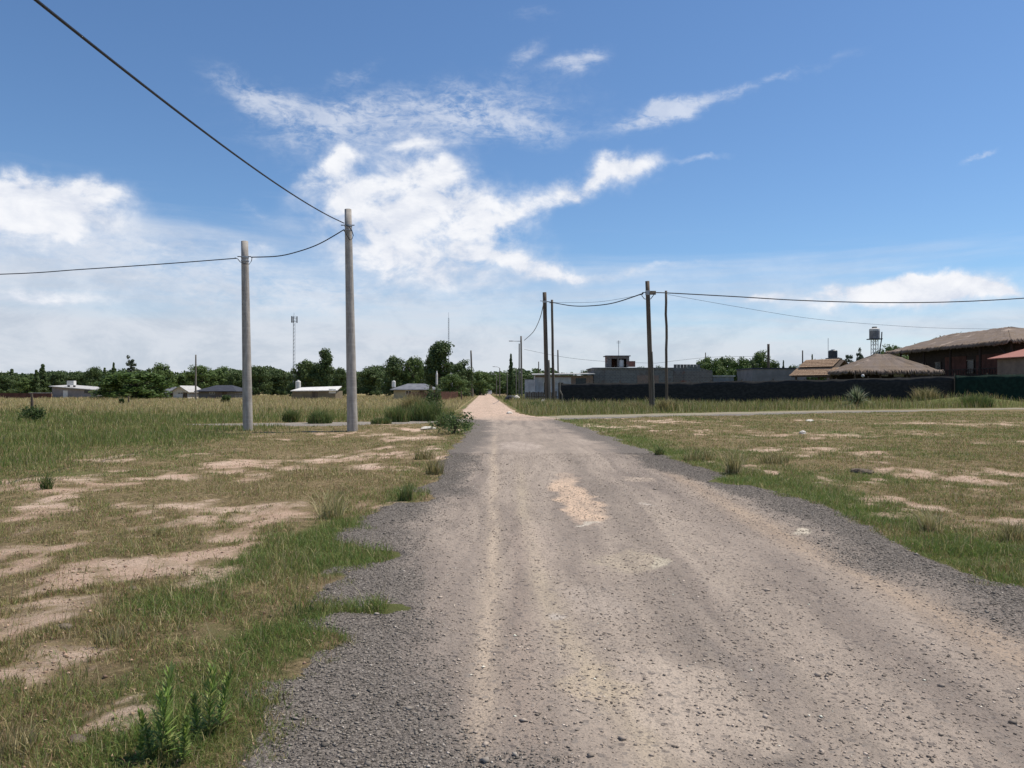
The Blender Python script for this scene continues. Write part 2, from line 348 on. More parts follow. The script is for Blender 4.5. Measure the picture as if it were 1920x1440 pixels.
def road_mat():
    t = NT('gravel_road', .93, .08); a = t.attr('tint'); k = t.attr('mask'); s = t.N.new('ShaderNodeSeparateColor'); t.L.new(k.outputs['Color'], s.inputs[0])
    peb = s.outputs[0]
    v1 = t.N.new('ShaderNodeSeparateColor'); t.L.new(t.vor(85), v1.inputs[0]); v2 = t.N.new('ShaderNodeSeparateColor'); t.L.new(t.vor(38), v2.inputs[0])
    nf = t.noise(55, 6, .75); nm = t.noise(7, 6, .7, (1, .5, 1)); ns = t.noise(2.6, 5, .65, (2.6, .35, 1), .3)
    c = a.outputs['Color']
    c = t.mix(t.ss(ns, .38, .68, 0, .38), c, (.20, .165, .14)); c = t.mix(t.ss(nm, .5, .75, 0, .35), c, (.42, .34, .275))
    pc = t.mix(v1.outputs[0], (.07, .06, .052), (.27, .235, .20))
    pm = t.math('MULTIPLY', t.ss(t.math('ADD', v1.outputs[1], peb), .75, 1.05), t.math('MULTIPLY_ADD', peb, .6, .32))
    c = t.mix(pm, c, pc)
    big = t.math('MULTIPLY', t.ss(v2.outputs[1], .90, .93), .6)
    c = t.mix(big, c, t.mix(v2.outputs[0], (.07, .06, .06), (.25, .22, .19)))
    c = t.mix(t.ss(nf, .58, .75, 0, .55), c, (.09, .075, .065))
    c = t.mix(t.ss(nf, .42, .28, 0, .30), c, (.50, .43, .36))
    t.col(c)
    d = t.vor(60, 'Distance'); h = t.math('ADD', t.math('MULTIPLY', nf, .6), t.math('MULTIPLY', t.math('SUBTRACT', 1, d), t.math('MULTIPLY_ADD', peb, .8, .1)))
    t.bump(t.math('ADD', h, t.math('MULTIPLY', t.noise(12, 5, .7), 1.6)), .014, .9); return t.m

# ------------------------------------------------------------------ ground sheet and roads
def grid_mesh(name, X, Y, Z, attrs, mat, kind=True):
    ny, nx = X.shape; v = np.stack([X, Y, Z], -1).reshape(-1, 3)
    i = np.arange(nx * ny).reshape(ny, nx)
    q = np.stack([i[:-1, :-1], i[:-1, 1:], i[1:, 1:], i[1:, :-1]], -1).reshape(-1, 4)
    me = np_mesh(name, v, q, None, {k: c.reshape(-1, c.shape[-1]) for k, c in attrs.items()}, True)
    o = link(name, me, mat)
    if kind: o['kind'] = 'structure'
    return o
K = 7.0
tx = np.linspace(-1, 1, 1050); gx = 2600 * np.sinh(K * tx) / np.sinh(K)
ty = np.linspace(-.45, 1, 1000); gy = 3000 * np.sinh(K * ty) / np.sinh(K)
X, Y = np.meshgrid(gx, gy)
m, c = on_road(X, Y); rp = np.clip(np.maximum(m, c) * 1.6 + .55, 0, 1)
mask = np.stack([f_sand(X, Y), f_green(X, Y), f_straw(X, Y)], -1)
mask[..., 1] = np.maximum(mask[..., 1], f_tall(X, Y) * (Y > cy(X)) * (X > 0) * .8)
dark = np.where(Y < 40, rp, rp * .3)
Zg = H(X, Y) - .035 * np.clip(np.maximum(m, c) * 3, 0, 1)
grid_mesh('ground', X, Y, Zg, {'mask': mask, 'road': np.stack([dark] * 3, -1)}, ground_mat())

RM = road_mat()
TRACKS = [([(905, 1440), (915, 1300), (918, 1150), (925, 1000), (928, 900), (925, 830)], .085, 1.0, (.52, .415, .31)),
          ([(1230, 1440), (1130, 1300), (1060, 1200), (1012, 1100), (990, 1000), (975, 900)], .10, .75, (.46, .375, .27)),
          ([(1450, 1440), (1370, 1320), (1290, 1180), (1240, 1080), (1150, 950), (1060, 850)], .22, .80, (.20, .168, .14)),
          ([(2100, 1330), (1920, 1240), (1750, 1150), (1600, 1080), (1450, 1000), (1250, 880), (1130, 820)], .22, .85, (.43, .32, .225)),
          ([(2000, 1500), (1700, 1270), (1500, 1100), (1300, 960), (1150, 850)], .28, .6, (.21, .172, .145)),
          ([(1640, 1440), (1490, 1250), (1360, 1100), (1200, 940)], .12, .45, (.40, .33, .26)),
          ([(1010, 1440), (985, 1300), (975, 1150), (965, 1000)], .10, .6, (.27, .205, .165)),
          ([(760, 1440), (790, 1250), (830, 1100), (865, 950)], .14, .35, (.26, .21, .175))]
def road_tint(x, y):
    w = (fbm(x * 1.2, y * .35, 4, 201) - .5)
    xx = x + w * .45
    dl = x - rl(y); dr = rr(y) - x
    base = np.array([.40, .327, .262]); dk = np.array([.175, .152, .136]); sandy = np.array([.50, .405, .315]); pink = np.array([.56, .40, .30]); warm = np.array([.40, .31, .235])
    def lerp(c, t, col): return c * (1 - t[..., None]) + np.array(col) * t[..., None]
    C = np.ones(x.shape + (3,)) * base
    C = lerp(C, np.clip(fbm(x * .8, y * .5, 4, 230) * 2.6 - 1.0, 0, 1) * .6, (.255, .208, .17))
    C = lerp(C, sst(.50, .72, fbm(xx * 3.2, y * .22, 4, 236)) * .6, (.20, .165, .14)); C = lerp(C, sst(.52, .75, fbm(xx * 4.0, y * .3, 4, 238)) * .5, (.44, .36, .29))
    nl = (fbm(x * 2, y * 1.0, 4, 233) - .5) * .8
    gravL = sst(1.15, .10, dl + nl * 1.2); gravR = sst(1.25, .20, dr + nl * 1.2)
    grav = np.clip(np.maximum(gravL, gravR), 0, 1) * sst(46, 38, y)
    for pts, wd, al, colr in TRACKS:
        q_ = np.array([(gp(px, py)[1], gp(px, py)[0]) for px, py in pts]); q_ = q_[np.argsort(q_[:, 0])]
        cx_ = np.interp(y, q_[:, 0], q_[:, 1]); amp = np.exp(-((x + w * .12 - cx_) / wd) ** 2) * al * sst(q_[-1, 0] * 1.35, q_[-1, 0] * .8, y)
        amp = amp * (.62 + .9 * (fbm(x * 2.5, y * .6, 4, 280 + int(wd * 100)) - .3)); C = lerp(C, np.clip(amp, 0, 1), colr)
    def blob(px, py, rx, ry, sk, a, col, sharp=1.4):
        nonlocal C
        x0, d0 = gp(px, py); wx = rx / F * d0; wy = d0 * d0 * ry / (F * CAMZ)
        X_ = x + (fbm(x * 3, y * 3, 3, 240) - .5) * .35; Y_ = y + (fbm(x * 3, y * 2, 3, 245) - .5) * .8
        q = ((X_ - x0 - sk * (Y_ - d0)) / wx) ** 2 + ((Y_ - d0) / wy) ** 2
        C = lerp(C, sst(sharp, .55, q + (fbm(x * 6, y * 6, 3, 250) - .5) * .5) * a, col)
    blob(1075, 935, 34, 42, -.02, .95, (.66, .48, .34)); blob(1185, 1060, 60, 26, .1, .65, (.46, .38, .28)); blob(1290, 1330, 130, 110, -.04, .7, (.50, .41, .325))
    blob(1500, 1005, 28, 5, 0, 1, (.78, .68, .52)); blob(1100, 987, 26, 3, 0, .9, (.66, .58, .47)); blob(1040, 1165, 22, 5, 0, .7, (.62, .55, .48))
    blob(975, 838, 38, 9, 0, .7, (.50, .41, .34)); blob(1200, 903, 28, 6, 0, .7, (.55, .44, .34)); blob(1000, 1020, 40, 50, 0, .3, (.48, .38, .31))
    blob(1130, 1130, 60, 30, 0, .4, (.48, .40, .33)); blob(1390, 1255, 40, 60, -.2, .35, (.23, .20, .18)); blob(1215, 950, 14, 3, 0, .6, (.6, .52, .44))
    blob(1120, 1290, 60, 25, .0, .5, (.52, .42, .29)); blob(1230, 1060, 18, 16, 0, .6, (.55, .49, .37)); blob(1060, 900, 20, 10, 0, .5, (.6, .45, .33))
    C = lerp(C, grav * .85, dk); drk = np.clip((.27 - C[..., 0]) * 4, 0, .5)
    far = sst(36, 47, y + (fbm(x * .5, y * .3, 3, 260) - .5) * 9)
    C = lerp(C, far, (.60, .44, .33)); C = lerp(C, far * sst(.45, .7, fbm(x * 1.5, y * .4, 4, 262)) * .5, (.50, .36, .27))
    C = lerp(C, far * np.exp(-((x - (rl(y) + rr(y)) / 2) / .35) ** 2) * .3, (.46, .34, .25))
    return np.clip(C, 0, 1), np.clip(np.maximum(grav, drk) + .12 + (1 - far) * .05, 0, 1) * (1 - far * .85)
tyr = np.linspace(-.55, 1, 1500); yr = 420 * np.sinh(5 * tyr) / np.sinh(5)
sr = np.linspace(-1, 1, 260)
S, Yr = np.meshgrid(sr, yr)
ctr = (rl(Yr) + rr(Yr)) / 2; hw = (rr(Yr) - rl(Yr)) / 2 + .55
Xr = ctr + S * hw
m, c = on_road(Xr, Yr)
edge = np.maximum(m, np.where(np.abs(Yr - cy(Xr)) < 4, c, -9))
lift = np.clip(edge * .12, -.08, .012)
rut = -.018 * (np.exp(-((Xr + .12 + .016 * Yr) / .13) ** 2) + .5 * np.exp(-((Xr - 1.45) / .2) ** 2)) * (Yr < 40)
tint, peb = road_tint(Xr, Yr)
grid_mesh('road', Xr, Yr, H(Xr, Yr) + lift + .004 + rut * .8, {'tint': tint, 'mask': np.stack([peb] * 3, -1)}, RM)
# crossing street
sx = np.concatenate([np.linspace(-60, -12, 100), np.linspace(-11.8, 12, 360), np.linspace(12.2, 140, 420)])
sc_ = np.linspace(-3.1, 3.1, 90)
Xc, Sc = np.meshgrid(sx, sc_); Yc = cy(Xc) + Sc
m, c = on_road(Xc, Yc); lift = np.clip(c * .12, -.08, .010) - .035 * np.clip(np.minimum(Xc - rl(Yc) + .3, rr(Yc) - Xc + .3) * 2, 0, 1)
gq = sst(-2.6, .4, Sc + (fbm(Xc * .6, Yc * .8, 4, 270) - .5) * 2.0)
tc_ = (np.array([.21, .195, .185])[None, None] * (1 - gq[..., None]) + np.array([.30, .265, .18]) * gq[..., None])
g2 = (Xc < 0) * .8; tc_ = tc_ * (1 - g2[..., None]) + np.array([.26, .235, .21]) * g2[..., None]
grid_mesh('cross_road', Xc, Yc, H(Xc, Yc) + lift, {'tint': tc_, 'mask': np.stack([(1 - gq) * .6] * 3, -1)}, RM)

# ------------------------------------------------------------------ grass (numbers past counting)
def blades(x, y, z, h, w, lean, tint, rng, tip=.0):
    n = len(x); a = rng.uniform(0, 2 * pi, n); la = rng.uniform(0, 2 * pi, n)
    ax, ay = np.cos(a) * w / 2, np.sin(a) * w / 2; lx, ly = np.cos(la) * lean * h, np.sin(la) * lean * h
    B = np.stack([x, y, z], -1); A = np.stack([ax, ay, np.zeros(n)], -1)
    Mi = B + np.stack([lx * .35, ly * .35, h * .6], -1); T = B + np.stack([lx, ly, h * np.sqrt(np.clip(1 - lean ** 2 * .35, .25, 1))], -1)
    v = np.stack([B - A, B + A, Mi + A * .75, Mi - A * .75, T], 1).reshape(-1, 3)
    i = np.arange(n)[:, None] * 5
    q = i + np.array([0, 1, 2, 3]); t = i + np.array([3, 2, 4])
    c = np.repeat(tint, 5, 0)
    return v, q, t, c
def palette(n, wts, cols, rng):
    wts = np.maximum(wts, 1e-6); cs = np.cumsum(wts / wts.sum(-1, keepdims=True), -1); r = rng.uniform(size=(n, 1))
    idx = np.clip((r > cs).sum(-1), 0, len(cols) - 1); C = np.array(cols)[idx]
    return C * rng.uniform(.72, 1.3, (n, 1)) * rng.uniform(.93, 1.07, (n, 3))
BM = blade_mat()
PAL = [(.135, .205, .048), (.20, .225, .062), (.26, .225, .085), (.52, .43, .23), (.28, .175, .10)]  # green, olive, tan-olive, straw, russet
def scatter(n, d0, d1, side, rng):
    u = rng.uniform(size=n); d = d0 * (d1 / d0) ** u
    lim = .78 * d + 3.0
    if side < 0: x = rl(d) + .45 - rng.uniform(size=n) * (lim + rl(d))
    else: x = rr(d) - .4 + rng.uniform(size=n) * (lim - rr(d) + .5)
    return x, d
def grow(name, n, d0, d1, sides, kind, label, cat):
    V = []; Q = []; T = []; Cc = []; off = 0
    for side in sides:
        x, y = scatter(n, d0, d1, side, RNG)
        m, c = on_road(x, y); r = np.maximum(m, c)
        sand = f_sand(x, y); green = f_green(x, y); tall = f_tall(x, y); straw = f_straw(x, y)
        clump = fbm(x * 2.6, y * 2.6, 3, 301) ; cl2 = fbm(x * .8, y * .8, 3, 311)
        if kind == 'short':
            p = (1 - sst(.12, .42, sand + (fbm(x * 6, y * 6, 2, 320) - .5) * .5) * .93) * sst(.12, -.12, r + (fbm(x * 3, y * 3, 2, 330) - .5) * .5) * sst(.36, .58, clump + green * .30 + .05)
            p = p * (1 - tall * .5)
            h = .012 + .030 * clump + .050 * green * clump + .012 * cl2; h = h * RNG.uniform(.5, 1.7, len(x)) * (1 + y * .012)
            wts = np.stack([.10 + green * 2.6, .7 + green * .9, .95 - green * .6, (.36 + sand) * (1 - green * .7), .60 * (1 - green) * cl2 * 2], -1)
            lean = RNG.uniform(.2, 1.3, len(x)); w = .0022 + .00042 * y
        elif kind == 'litter':
            p = .25 + .75 * (1 - sand); p = p * sst(.15, -.2, r) * (1 - tall); h = RNG.uniform(.006, .022, len(x)) * (1 + y * .02)
            wts = np.stack([.1 + 0 * x, .4 + green, .8 + 0 * x, .9 + 0 * x, .8 + 0 * x], -1); lean = RNG.uniform(2, 5, len(x)); w = .0016 + .0003 * y
        elif kind == 'stalk':
            p = (1 - sst(.1, .5, sand)) * sst(0, -.25, r) * (.15 + sst(.5, .7, clump)); h = RNG.uniform(.08, .26, len(x)) * (.5 + cl2)
            wts = np.stack([.1 + 0 * x, .5 + 0 * x, .8 + 0 * x, 1.2 + 0 * x, .6 + 0 * x], -1); lean = RNG.uniform(.05, .8, len(x)); w = .0014 + .00028 * y
        elif kind == 'tuft':
            tf = sst(.60, .70, fbm(x * 1.1, y * 1.1, 3, 340)) * (1 - sst(.1, .3, sand))
            p = tf * sst(0, -.3, r); h = (.03 + .16 * fbm(x * .4, y * .4, 2, 345)) * RNG.uniform(.5, 1.3, len(x))
            wts = np.stack([green * 1.6, .6 + 0 * x, .9 + 0 * x, .8 + 0 * x, .25 + 0 * x], -1); lean = RNG.uniform(.1, .9, len(x)); w = .0022 + .00035 * y
        else:
            p = tall * sst(0, -.4, r) * sst(.15, .4, cl2 + .1)
            rightside = x > 0
            hh = np.where(rightside, .56, .22) + .55 * (cl2 - .45) + .08 * straw + .4 * (fbm(x * .15, y * .15, 2, 317) - .5)
            hh = hh * np.where((~rightside) & (y < 34), .8, 1)
            h = np.clip(hh, .08, 1.2) * RNG.uniform(.4, 1.3, len(x)) * (.25 + .75 * tall)
            nearl = (~rightside) * (1 - straw)
            gg = fbm(x * .12, y * .12, 3, 318) * 2
            wts = np.stack([(.8 * nearl * gg) + .30 * rightside * gg, .7 + .5 * nearl + .5 * rightside, .6 + .7 * rightside, .25 + 2.4 * straw + .75 * rightside * (2 - gg), .25 * straw + .1 + .15 * rightside], -1)
            lean = RNG.uniform(.05, .55, len(x)); w = .004 + .00042 * y
        keep = RNG.uniform(size=len(x)) < p
        x, y, h, lean, w, wts = x[keep], y[keep], h[keep], lean[keep], w[keep], wts[keep]
        tint = palette(len(x), wts, PAL, RNG)
        v, q, t, c = blades(x, y, H(x, y) - .01, h, w, lean, tint, RNG)
        V.append(v); Q.append(q + off); T.append(t + off); Cc.append(c); off += len(v)
    me = np_mesh(name, np.concatenate(V), np.concatenate(Q), np.concatenate(T), {'tint': np.concatenate(Cc)})
    o = link(name, me, BM); tag(o, label, cat, kind='stuff'); return o
grow('short_grass', 430000, 2.4, 55, (-1, 1), 'short', 'short patchy green and dry grass growing between the bare sandy patches', 'grass')
grow('grass_tufts', 110000, 2.4, 48, (-1, 1), 'tuft', 'taller straw coloured tufts standing out of the short grass', 'grass')
grow('dead_litter', 170000, 2.4, 40, (-1, 1), 'litter', 'dead stems and dry litter lying flat between the grass', 'litter')
grow('seed_stalks', 26000, 2.6, 45, (-1, 1), 'stalk', 'thin single straw coloured seed stalks standing above the short grass', 'grass')
grow('tall_grass', 230000, 11, 180, (-1, 1), 'tall', 'tall green and straw coloured field grass behind the crossing street', 'grass')

# ------------------------------------------------------------------ loose gravel stones
def stones(n, kind):
    OV = np.array([(1, 0, 0), (-1, 0, 0), (0, 1, 0), (0, -1, 0), (0, 0, 1), (0, 0, -1)], float)
    OT = np.array([(0, 2, 4), (2, 1, 4), (1, 3, 4), (3, 0, 4), (2, 0, 5), (1, 2, 5), (3, 1, 5), (0, 3, 5)])
    u = RNG.uniform(size=n); d = 2.6 * (19 / 2.6) ** u; s = RNG.uniform(-.03, 1.03, n); x = rl(d) + s * (rr(d) - rl(d))
    m, c = on_road(x, d); _, peb = road_tint(x, d)
    p = np.clip((peb - .1) * 1.2 + .03 + .15 * sst(.45, .65, fbm(x * 1.5, d * .7, 3, 401)), 0, 1) * (m > -.15)
    k = RNG.uniform(size=n) < p; x = x[k]; d = d[k]; n = len(x); peb = peb[k]
    z_r = -.018 * (np.exp(-((x + .12 + .016 * d) / .13) ** 2) + .5 * np.exp(-((x - 1.45) / .2) ** 2)) * .8 + np.clip(m[k] * .12, -.08, .012)
    sz = (.0022 + .0085 * RNG.uniform(size=n) ** 4.5 + .00022 * d) * np.where(RNG.uniform(size=n) < .012, 2.0, 1)
    v = OV[None] * RNG.uniform(.6, 1.25, (n, 6, 1)) * np.array([1, 1, .55]); v = v + RNG.uniform(-.25, .25, (n, 6, 3))
    a = RNG.uniform(0, 2 * pi, n); ca, sa = np.cos(a)[:, None], np.sin(a)[:, None]
    v = np.stack([v[..., 0] * ca * 1.25 - v[..., 1] * sa, v[..., 0] * sa * 1.25 + v[..., 1] * ca, v[..., 2]], -1) * sz[:, None, None]
    z = H(x, d) + .004 + z_r + sz * .22
    v = v + np.stack([x, d, z], -1)[:, None]
    g = RNG.uniform(.085, .25, (n, 1)) * (1 + .6 * (peb < .4)[:, None]); g = np.where(RNG.uniform(size=(n, 1)) < .04, g * 2.0, g)
    warm = np.where((peb < .4)[:, None], np.array([1.22, 1.0, .80]), np.array([1.24, 1.08, .90]))
    col = np.repeat(np.clip(g * warm, 0, .8), 6, 0)
    t = (np.arange(n)[:, None, None] * 6 + OT[None]).reshape(-1, 3)
    me = np_mesh('gravel', v.reshape(-1, 3), None, t, {'tint': col})
    tt = NT('loose_stone', .85, .15); tt.col(tt.attr('tint').outputs['Color'])
    tag(link('gravel', me, tt.m), 'loose grey gravel stones spread on the road and heaped along its edges', 'gravel', kind='stuff')
stones(260000, 0)
CLOD = plain('dry_clod', (.20, .16, .12), (.08, .065, .05), 14, .95, .05, .02)
PALE = plain('pale_stone', (.72, .68, .60), (.50, .45, .38), 9, .9, .1, .01)
def rock(name, label, cat, loc, size, mat, seed, group=None):
    rng = random.Random(seed); bm = bmesh.new(); bmesh.ops.create_icosphere(bm, subdivisions=3, radius=1)
    for v in bm.verts:
        p = v.co; f = 1 + .35 * (float(fbm(np.array([p.x * 1.6 + seed]), np.array([p.y * 1.6 + p.z * 2.1]), 4, seed)[0]) - .5) * 2
        v.co = Vector((p.x * size[0], p.y * size[1], p.z * size[2])) * f
    o = obj(name, bm, mat, None); o.location = loc; o.rotation_euler = (0, 0, rng.uniform(0, 6)); return tag(o, label, cat, group)
def hz(x, y): return float(H(np.array([float(x)]), np.array([float(y)]))[0])
def crumbs(n):
    OV = np.array([(1, 0, 0), (-1, 0, 0), (0, 1, 0), (0, -1, 0), (0, 0, 1), (0, 0, -1)], float)
    OT = np.array([(0, 2, 4), (2, 1, 4), (1, 3, 4), (3, 0, 4), (2, 0, 5), (1, 2, 5), (3, 1, 5), (0, 3, 5)])
    xs, ds = [], []
    for sd_ in (-1, 1):
        x, d = scatter(n // 2, 2.6, 30, sd_, RNG); xs.append(x); ds.append(d)
    x = np.concatenate(xs); d = np.concatenate(ds); m, c = on_road(x, d); sa_ = f_sand(x, d)
    k = RNG.uniform(size=len(x)) < (.12 + .6 * sst(.15, .5, sa_) * sst(.4, .6, fbm(x * 2, d * 2, 3, 420))) * (np.maximum(m, c) < 0); x, d = x[k], d[k]; n = len(x)
    sz = .003 + .014 * RNG.uniform(size=n) ** 4 + .0003 * d
    v = OV[None] * RNG.uniform(.6, 1.25, (n, 6, 1)) * np.array([1, 1, .6]) + RNG.uniform(-.25, .25, (n, 6, 3))
    v = v * sz[:, None, None] + np.stack([x, d, H(x, d) + sz * .25], -1)[:, None]
    g = RNG.uniform(.4, 1.15, (n, 1)) * np.array([.44, .30, .21])
    t = (np.arange(n)[:, None, None] * 6 + OT[None]).reshape(-1, 3)
    me = np_mesh('soil_crumbs', v.reshape(-1, 3), None, t, {'tint': np.repeat(g, 6, 0)}); tt = NT('soil_crumb', .95, .05); tt.col(tt.attr('tint').outputs['Color'])
    tag(link('soil_crumbs', me, tt.m), 'crumbs of dry pinkish soil scattered over the bare patches', 'soil', kind='stuff')
crumbs(110000)
for (px, py, s, mt, nm, lb, ct) in [
        (1615, 888, (.22, .16, .07), CLOD, 'soil_clod', 'dark clod of earth lying in the right hand grass beside a sandy patch', 'clod'),
        (120, 1196, (.05, .04, .03), CLOD, 'soil_clod', 'small dark earth clod at the edge of the near left sandy patch', 'clod'),
        (148, 1405, (.05, .035, .025), CLOD, 'soil_clod', 'black clod on the sandy spot at the bottom left', 'clod'),
        (1505, 815, (.14, .1, .08), PALE, 'pale_rock', 'small white rock in the middle of the right hand plot', 'rock'),
        (803, 806, (.34, .16, .09), PALE, 'plastic_sack', 'flattened white sack lying by the left verge near the crossing', 'sack'),
        (1020, 757, (.42, .3, .42), PALE, 'plastic_sack', 'full white sack at the foot of the paired wooden poles', 'sack'),
        (1590, 763, (.30, .2, .14), PALE, 'pale_rock', 'white rock half hidden under the spiky plant', 'rock'),
        (955, 777, (.22, .16, .12), PALE, 'pale_rock', 'pale stone at the right corner where the sandy road begins', 'rock'),
        (250, 1118, (.04, .03, .02), CLOD, 'soil_clod', 'little dark clod at the lower rim of the wide sandy patch', 'clod'),
        (1518, 789, (.45, .2, .07), PALE, 'rubble', 'pale rubble lying near the crossing street in the right hand plot', 'rubble'),
        (1895, 1005, (.09, .07, .05), CLOD, 'soil_clod', 'brown clod near the right edge of the verge grass', 'clod')]:
    x, d = gp(px, py); rock(nm, lb, ct, (x, d, hz(x, d) + s[2] * .3), s, mt, int(px))

# ------------------------------------------------------------------ leafy plants
def leaf_quads(P, N, size, rng, asp=.55):
    n = len(P); N = N / np.linalg.norm(N, axis=1, keepdims=True)
    r = rng.normal(size=(n, 3)); A = np.cross(N, r); A /= np.linalg.norm(A, axis=1, keepdims=True); B = np.cross(N, A)
    s = (size * rng.uniform(.6, 1.4, n))[:, None]
    v = np.stack([P - A * s, P - B * s * asp, P + A * s, P + B * s * asp], 1).reshape(-1, 3)
    return v, np.arange(n * 4).reshape(-1, 4)
def crown_mesh(kind, seed, h, w):
    """crown of height h, half width w, standing on z=0; clumps of leaf faces in an uneven outline"""
    rng = np.random.default_rng(seed); C = []; R = []
    if kind == 'round':
        for i in range(72):
            a = rng.uniform(0, 2 * pi); zz = rng.uniform(0, 1) ; rr_ = w * np.sqrt(np.clip(1 - (2 * zz - .75) ** 2 / 1.75, .02, 1)) * rng.uniform(.25, .98)
            C.append((rr_ * cos(a), rr_ * sin(a), h * (.05 + .86 * zz) * (1 + .07 * sin(3 * a + seed)))); R.append(w * rng.uniform(.17, .33))
    elif kind == 'poplar':
        for i in range(60):
            a = rng.uniform(0, 2 * pi); zz = rng.uniform(0, 1); rr_ = w * (1 - abs(zz - .55) ** 1.8 * 2.2) * rng.uniform(.1, .75)
            C.append((rr_ * cos(a), rr_ * sin(a), h * (.10 + .84 * zz))); R.append(w * rng.uniform(.35, .5))
    elif kind == 'conifer':
        for i in range(44):
            zz = (i / 43) ; a = i * 2.4 + rng.uniform(-.4, .4); rr_ = w * (1 - zz) ** .8 * rng.uniform(.15, .8)
            C.append((rr_ * cos(a), rr_ * sin(a), h * (.08 + .90 * zz))); R.append(w * (.42 - .27 * zz) * rng.uniform(.8, 1.1))
    elif kind == 'loose':
        for i in range(34):
            a = rng.uniform(0, 2 * pi); zz = rng.uniform(0, 1); rr_ = w * (1 - zz * .55) * rng.uniform(.2, 1)
            C.append((rr_ * cos(a), rr_ * sin(a), h * (.22 + .76 * zz))); R.append(w * rng.uniform(.15, .26))
    C = np.array(C); R = np.array(R); P = []; N = []
    for c, r in zip(C, R):
        k = 120 if kind != 'loose' else 60
        d = rng.normal(size=(k, 3)); d /= np.linalg.norm(d, axis=1, keepdims=True)
        rad = r * rng.uniform(.55, 1.12, (k, 1)); P.append(c + d * rad * np.array([1, 1, .85])); N.append(d + rng.normal(size=(k, 3)) * .45 + np.array([0, 0, .25]))
    P = np.concatenate(P); N = np.concatenate(N); P[:, 2] = np.maximum(P[:, 2], h * .01)
    v, q = leaf_quads(P, N, np.full(len(P), .22), rng, .6)
    me = np_mesh('crown', v, q); return me
def trunk_mesh(kind, seed, h, w):
    rng = random.Random(seed); bm = bmesh.new(); r = .028 * h
    lean = rng.uniform(-.03, .03) * h
    tube(bm, [(0, 0, -.3), (lean * .2, 0, h * .2), (lean * .6, lean * .3, h * .5), (lean, lean * .3, h * .82)], [r * 1.25, r, r * .65, r * .2], 8)
    for i in range(6):
        a = i * 1.1 + rng.uniform(0, .5); z0 = h * rng.uniform(.2, .5); L = w * rng.uniform(.5, .85)
        tube(bm, [(lean * .3, 0, z0), (L * .5 * cos(a), L * .5 * sin(a), z0 + L * .45), (L * cos(a), L * sin(a), z0 + L * .9)], [r * .45, r * .3, r * .1], 6)
    me = bpy.data.meshes.new('trunk'); bm.to_mesh(me); bm.free(); return me
BARK = plain('bark', (.12, .095, .07), (.06, .05, .04), 5, .95, .05, .02, (1, 1, .2))
LEAF = {'dark': leaf_mat('dark_foliage', (.058, .09, .033), (.11, .155, .052), (.08, .115, .04)),
        'mid': leaf_mat('mid_foliage', (.085, .135, .04), (.155, .21, .065), (.11, .16, .047)),
        'light': leaf_mat('light_foliage', (.06, .11, .025), (.12, .17, .05), (.085, .14, .03)),
        'grey': leaf_mat('grey_foliage', (.07, .09, .06), (.12, .14, .09), (.09, .11, .07))}
VAR = {}
def variant(kind, i, tone):
    k = (kind, i, tone)
    if k not in VAR:
        h, w = {'round': (10, 4.2), 'poplar': (11, 2.6), 'conifer': (10, 2.4), 'loose': (11, 2.6)}[kind]
        cm = crown_mesh(kind, 50 + i * 7 + len(kind), h, w); cm.materials.append(LEAF[tone])
        tm = trunk_mesh(kind, i, h, w); tm.materials.append(BARK); VAR[k] = (cm, tm, h, w)
    return VAR[k]
def tree(px, ty_, hwpx, d, kind, tone, i, label, cat='tree', group='trees along the horizon', name=None):
    cm, tm, h0, w0 = variant(kind, i, tone)
    h = CAMZ + (730 - ty_) / F * d; w = hwpx / F * d
    t = thing(name or {'round': 'leafy_tree', 'poplar': 'tall_tree', 'conifer': 'conifer_tree', 'loose': 'sparse_tree'}[kind], label, cat, (XD(px, d), d, 0), i * 1.3 + px, group)
    t.scale = (w / w0, w / w0, h / h0)
    link('trunk', tm, None, t); link('crown', cm, None, t); return t
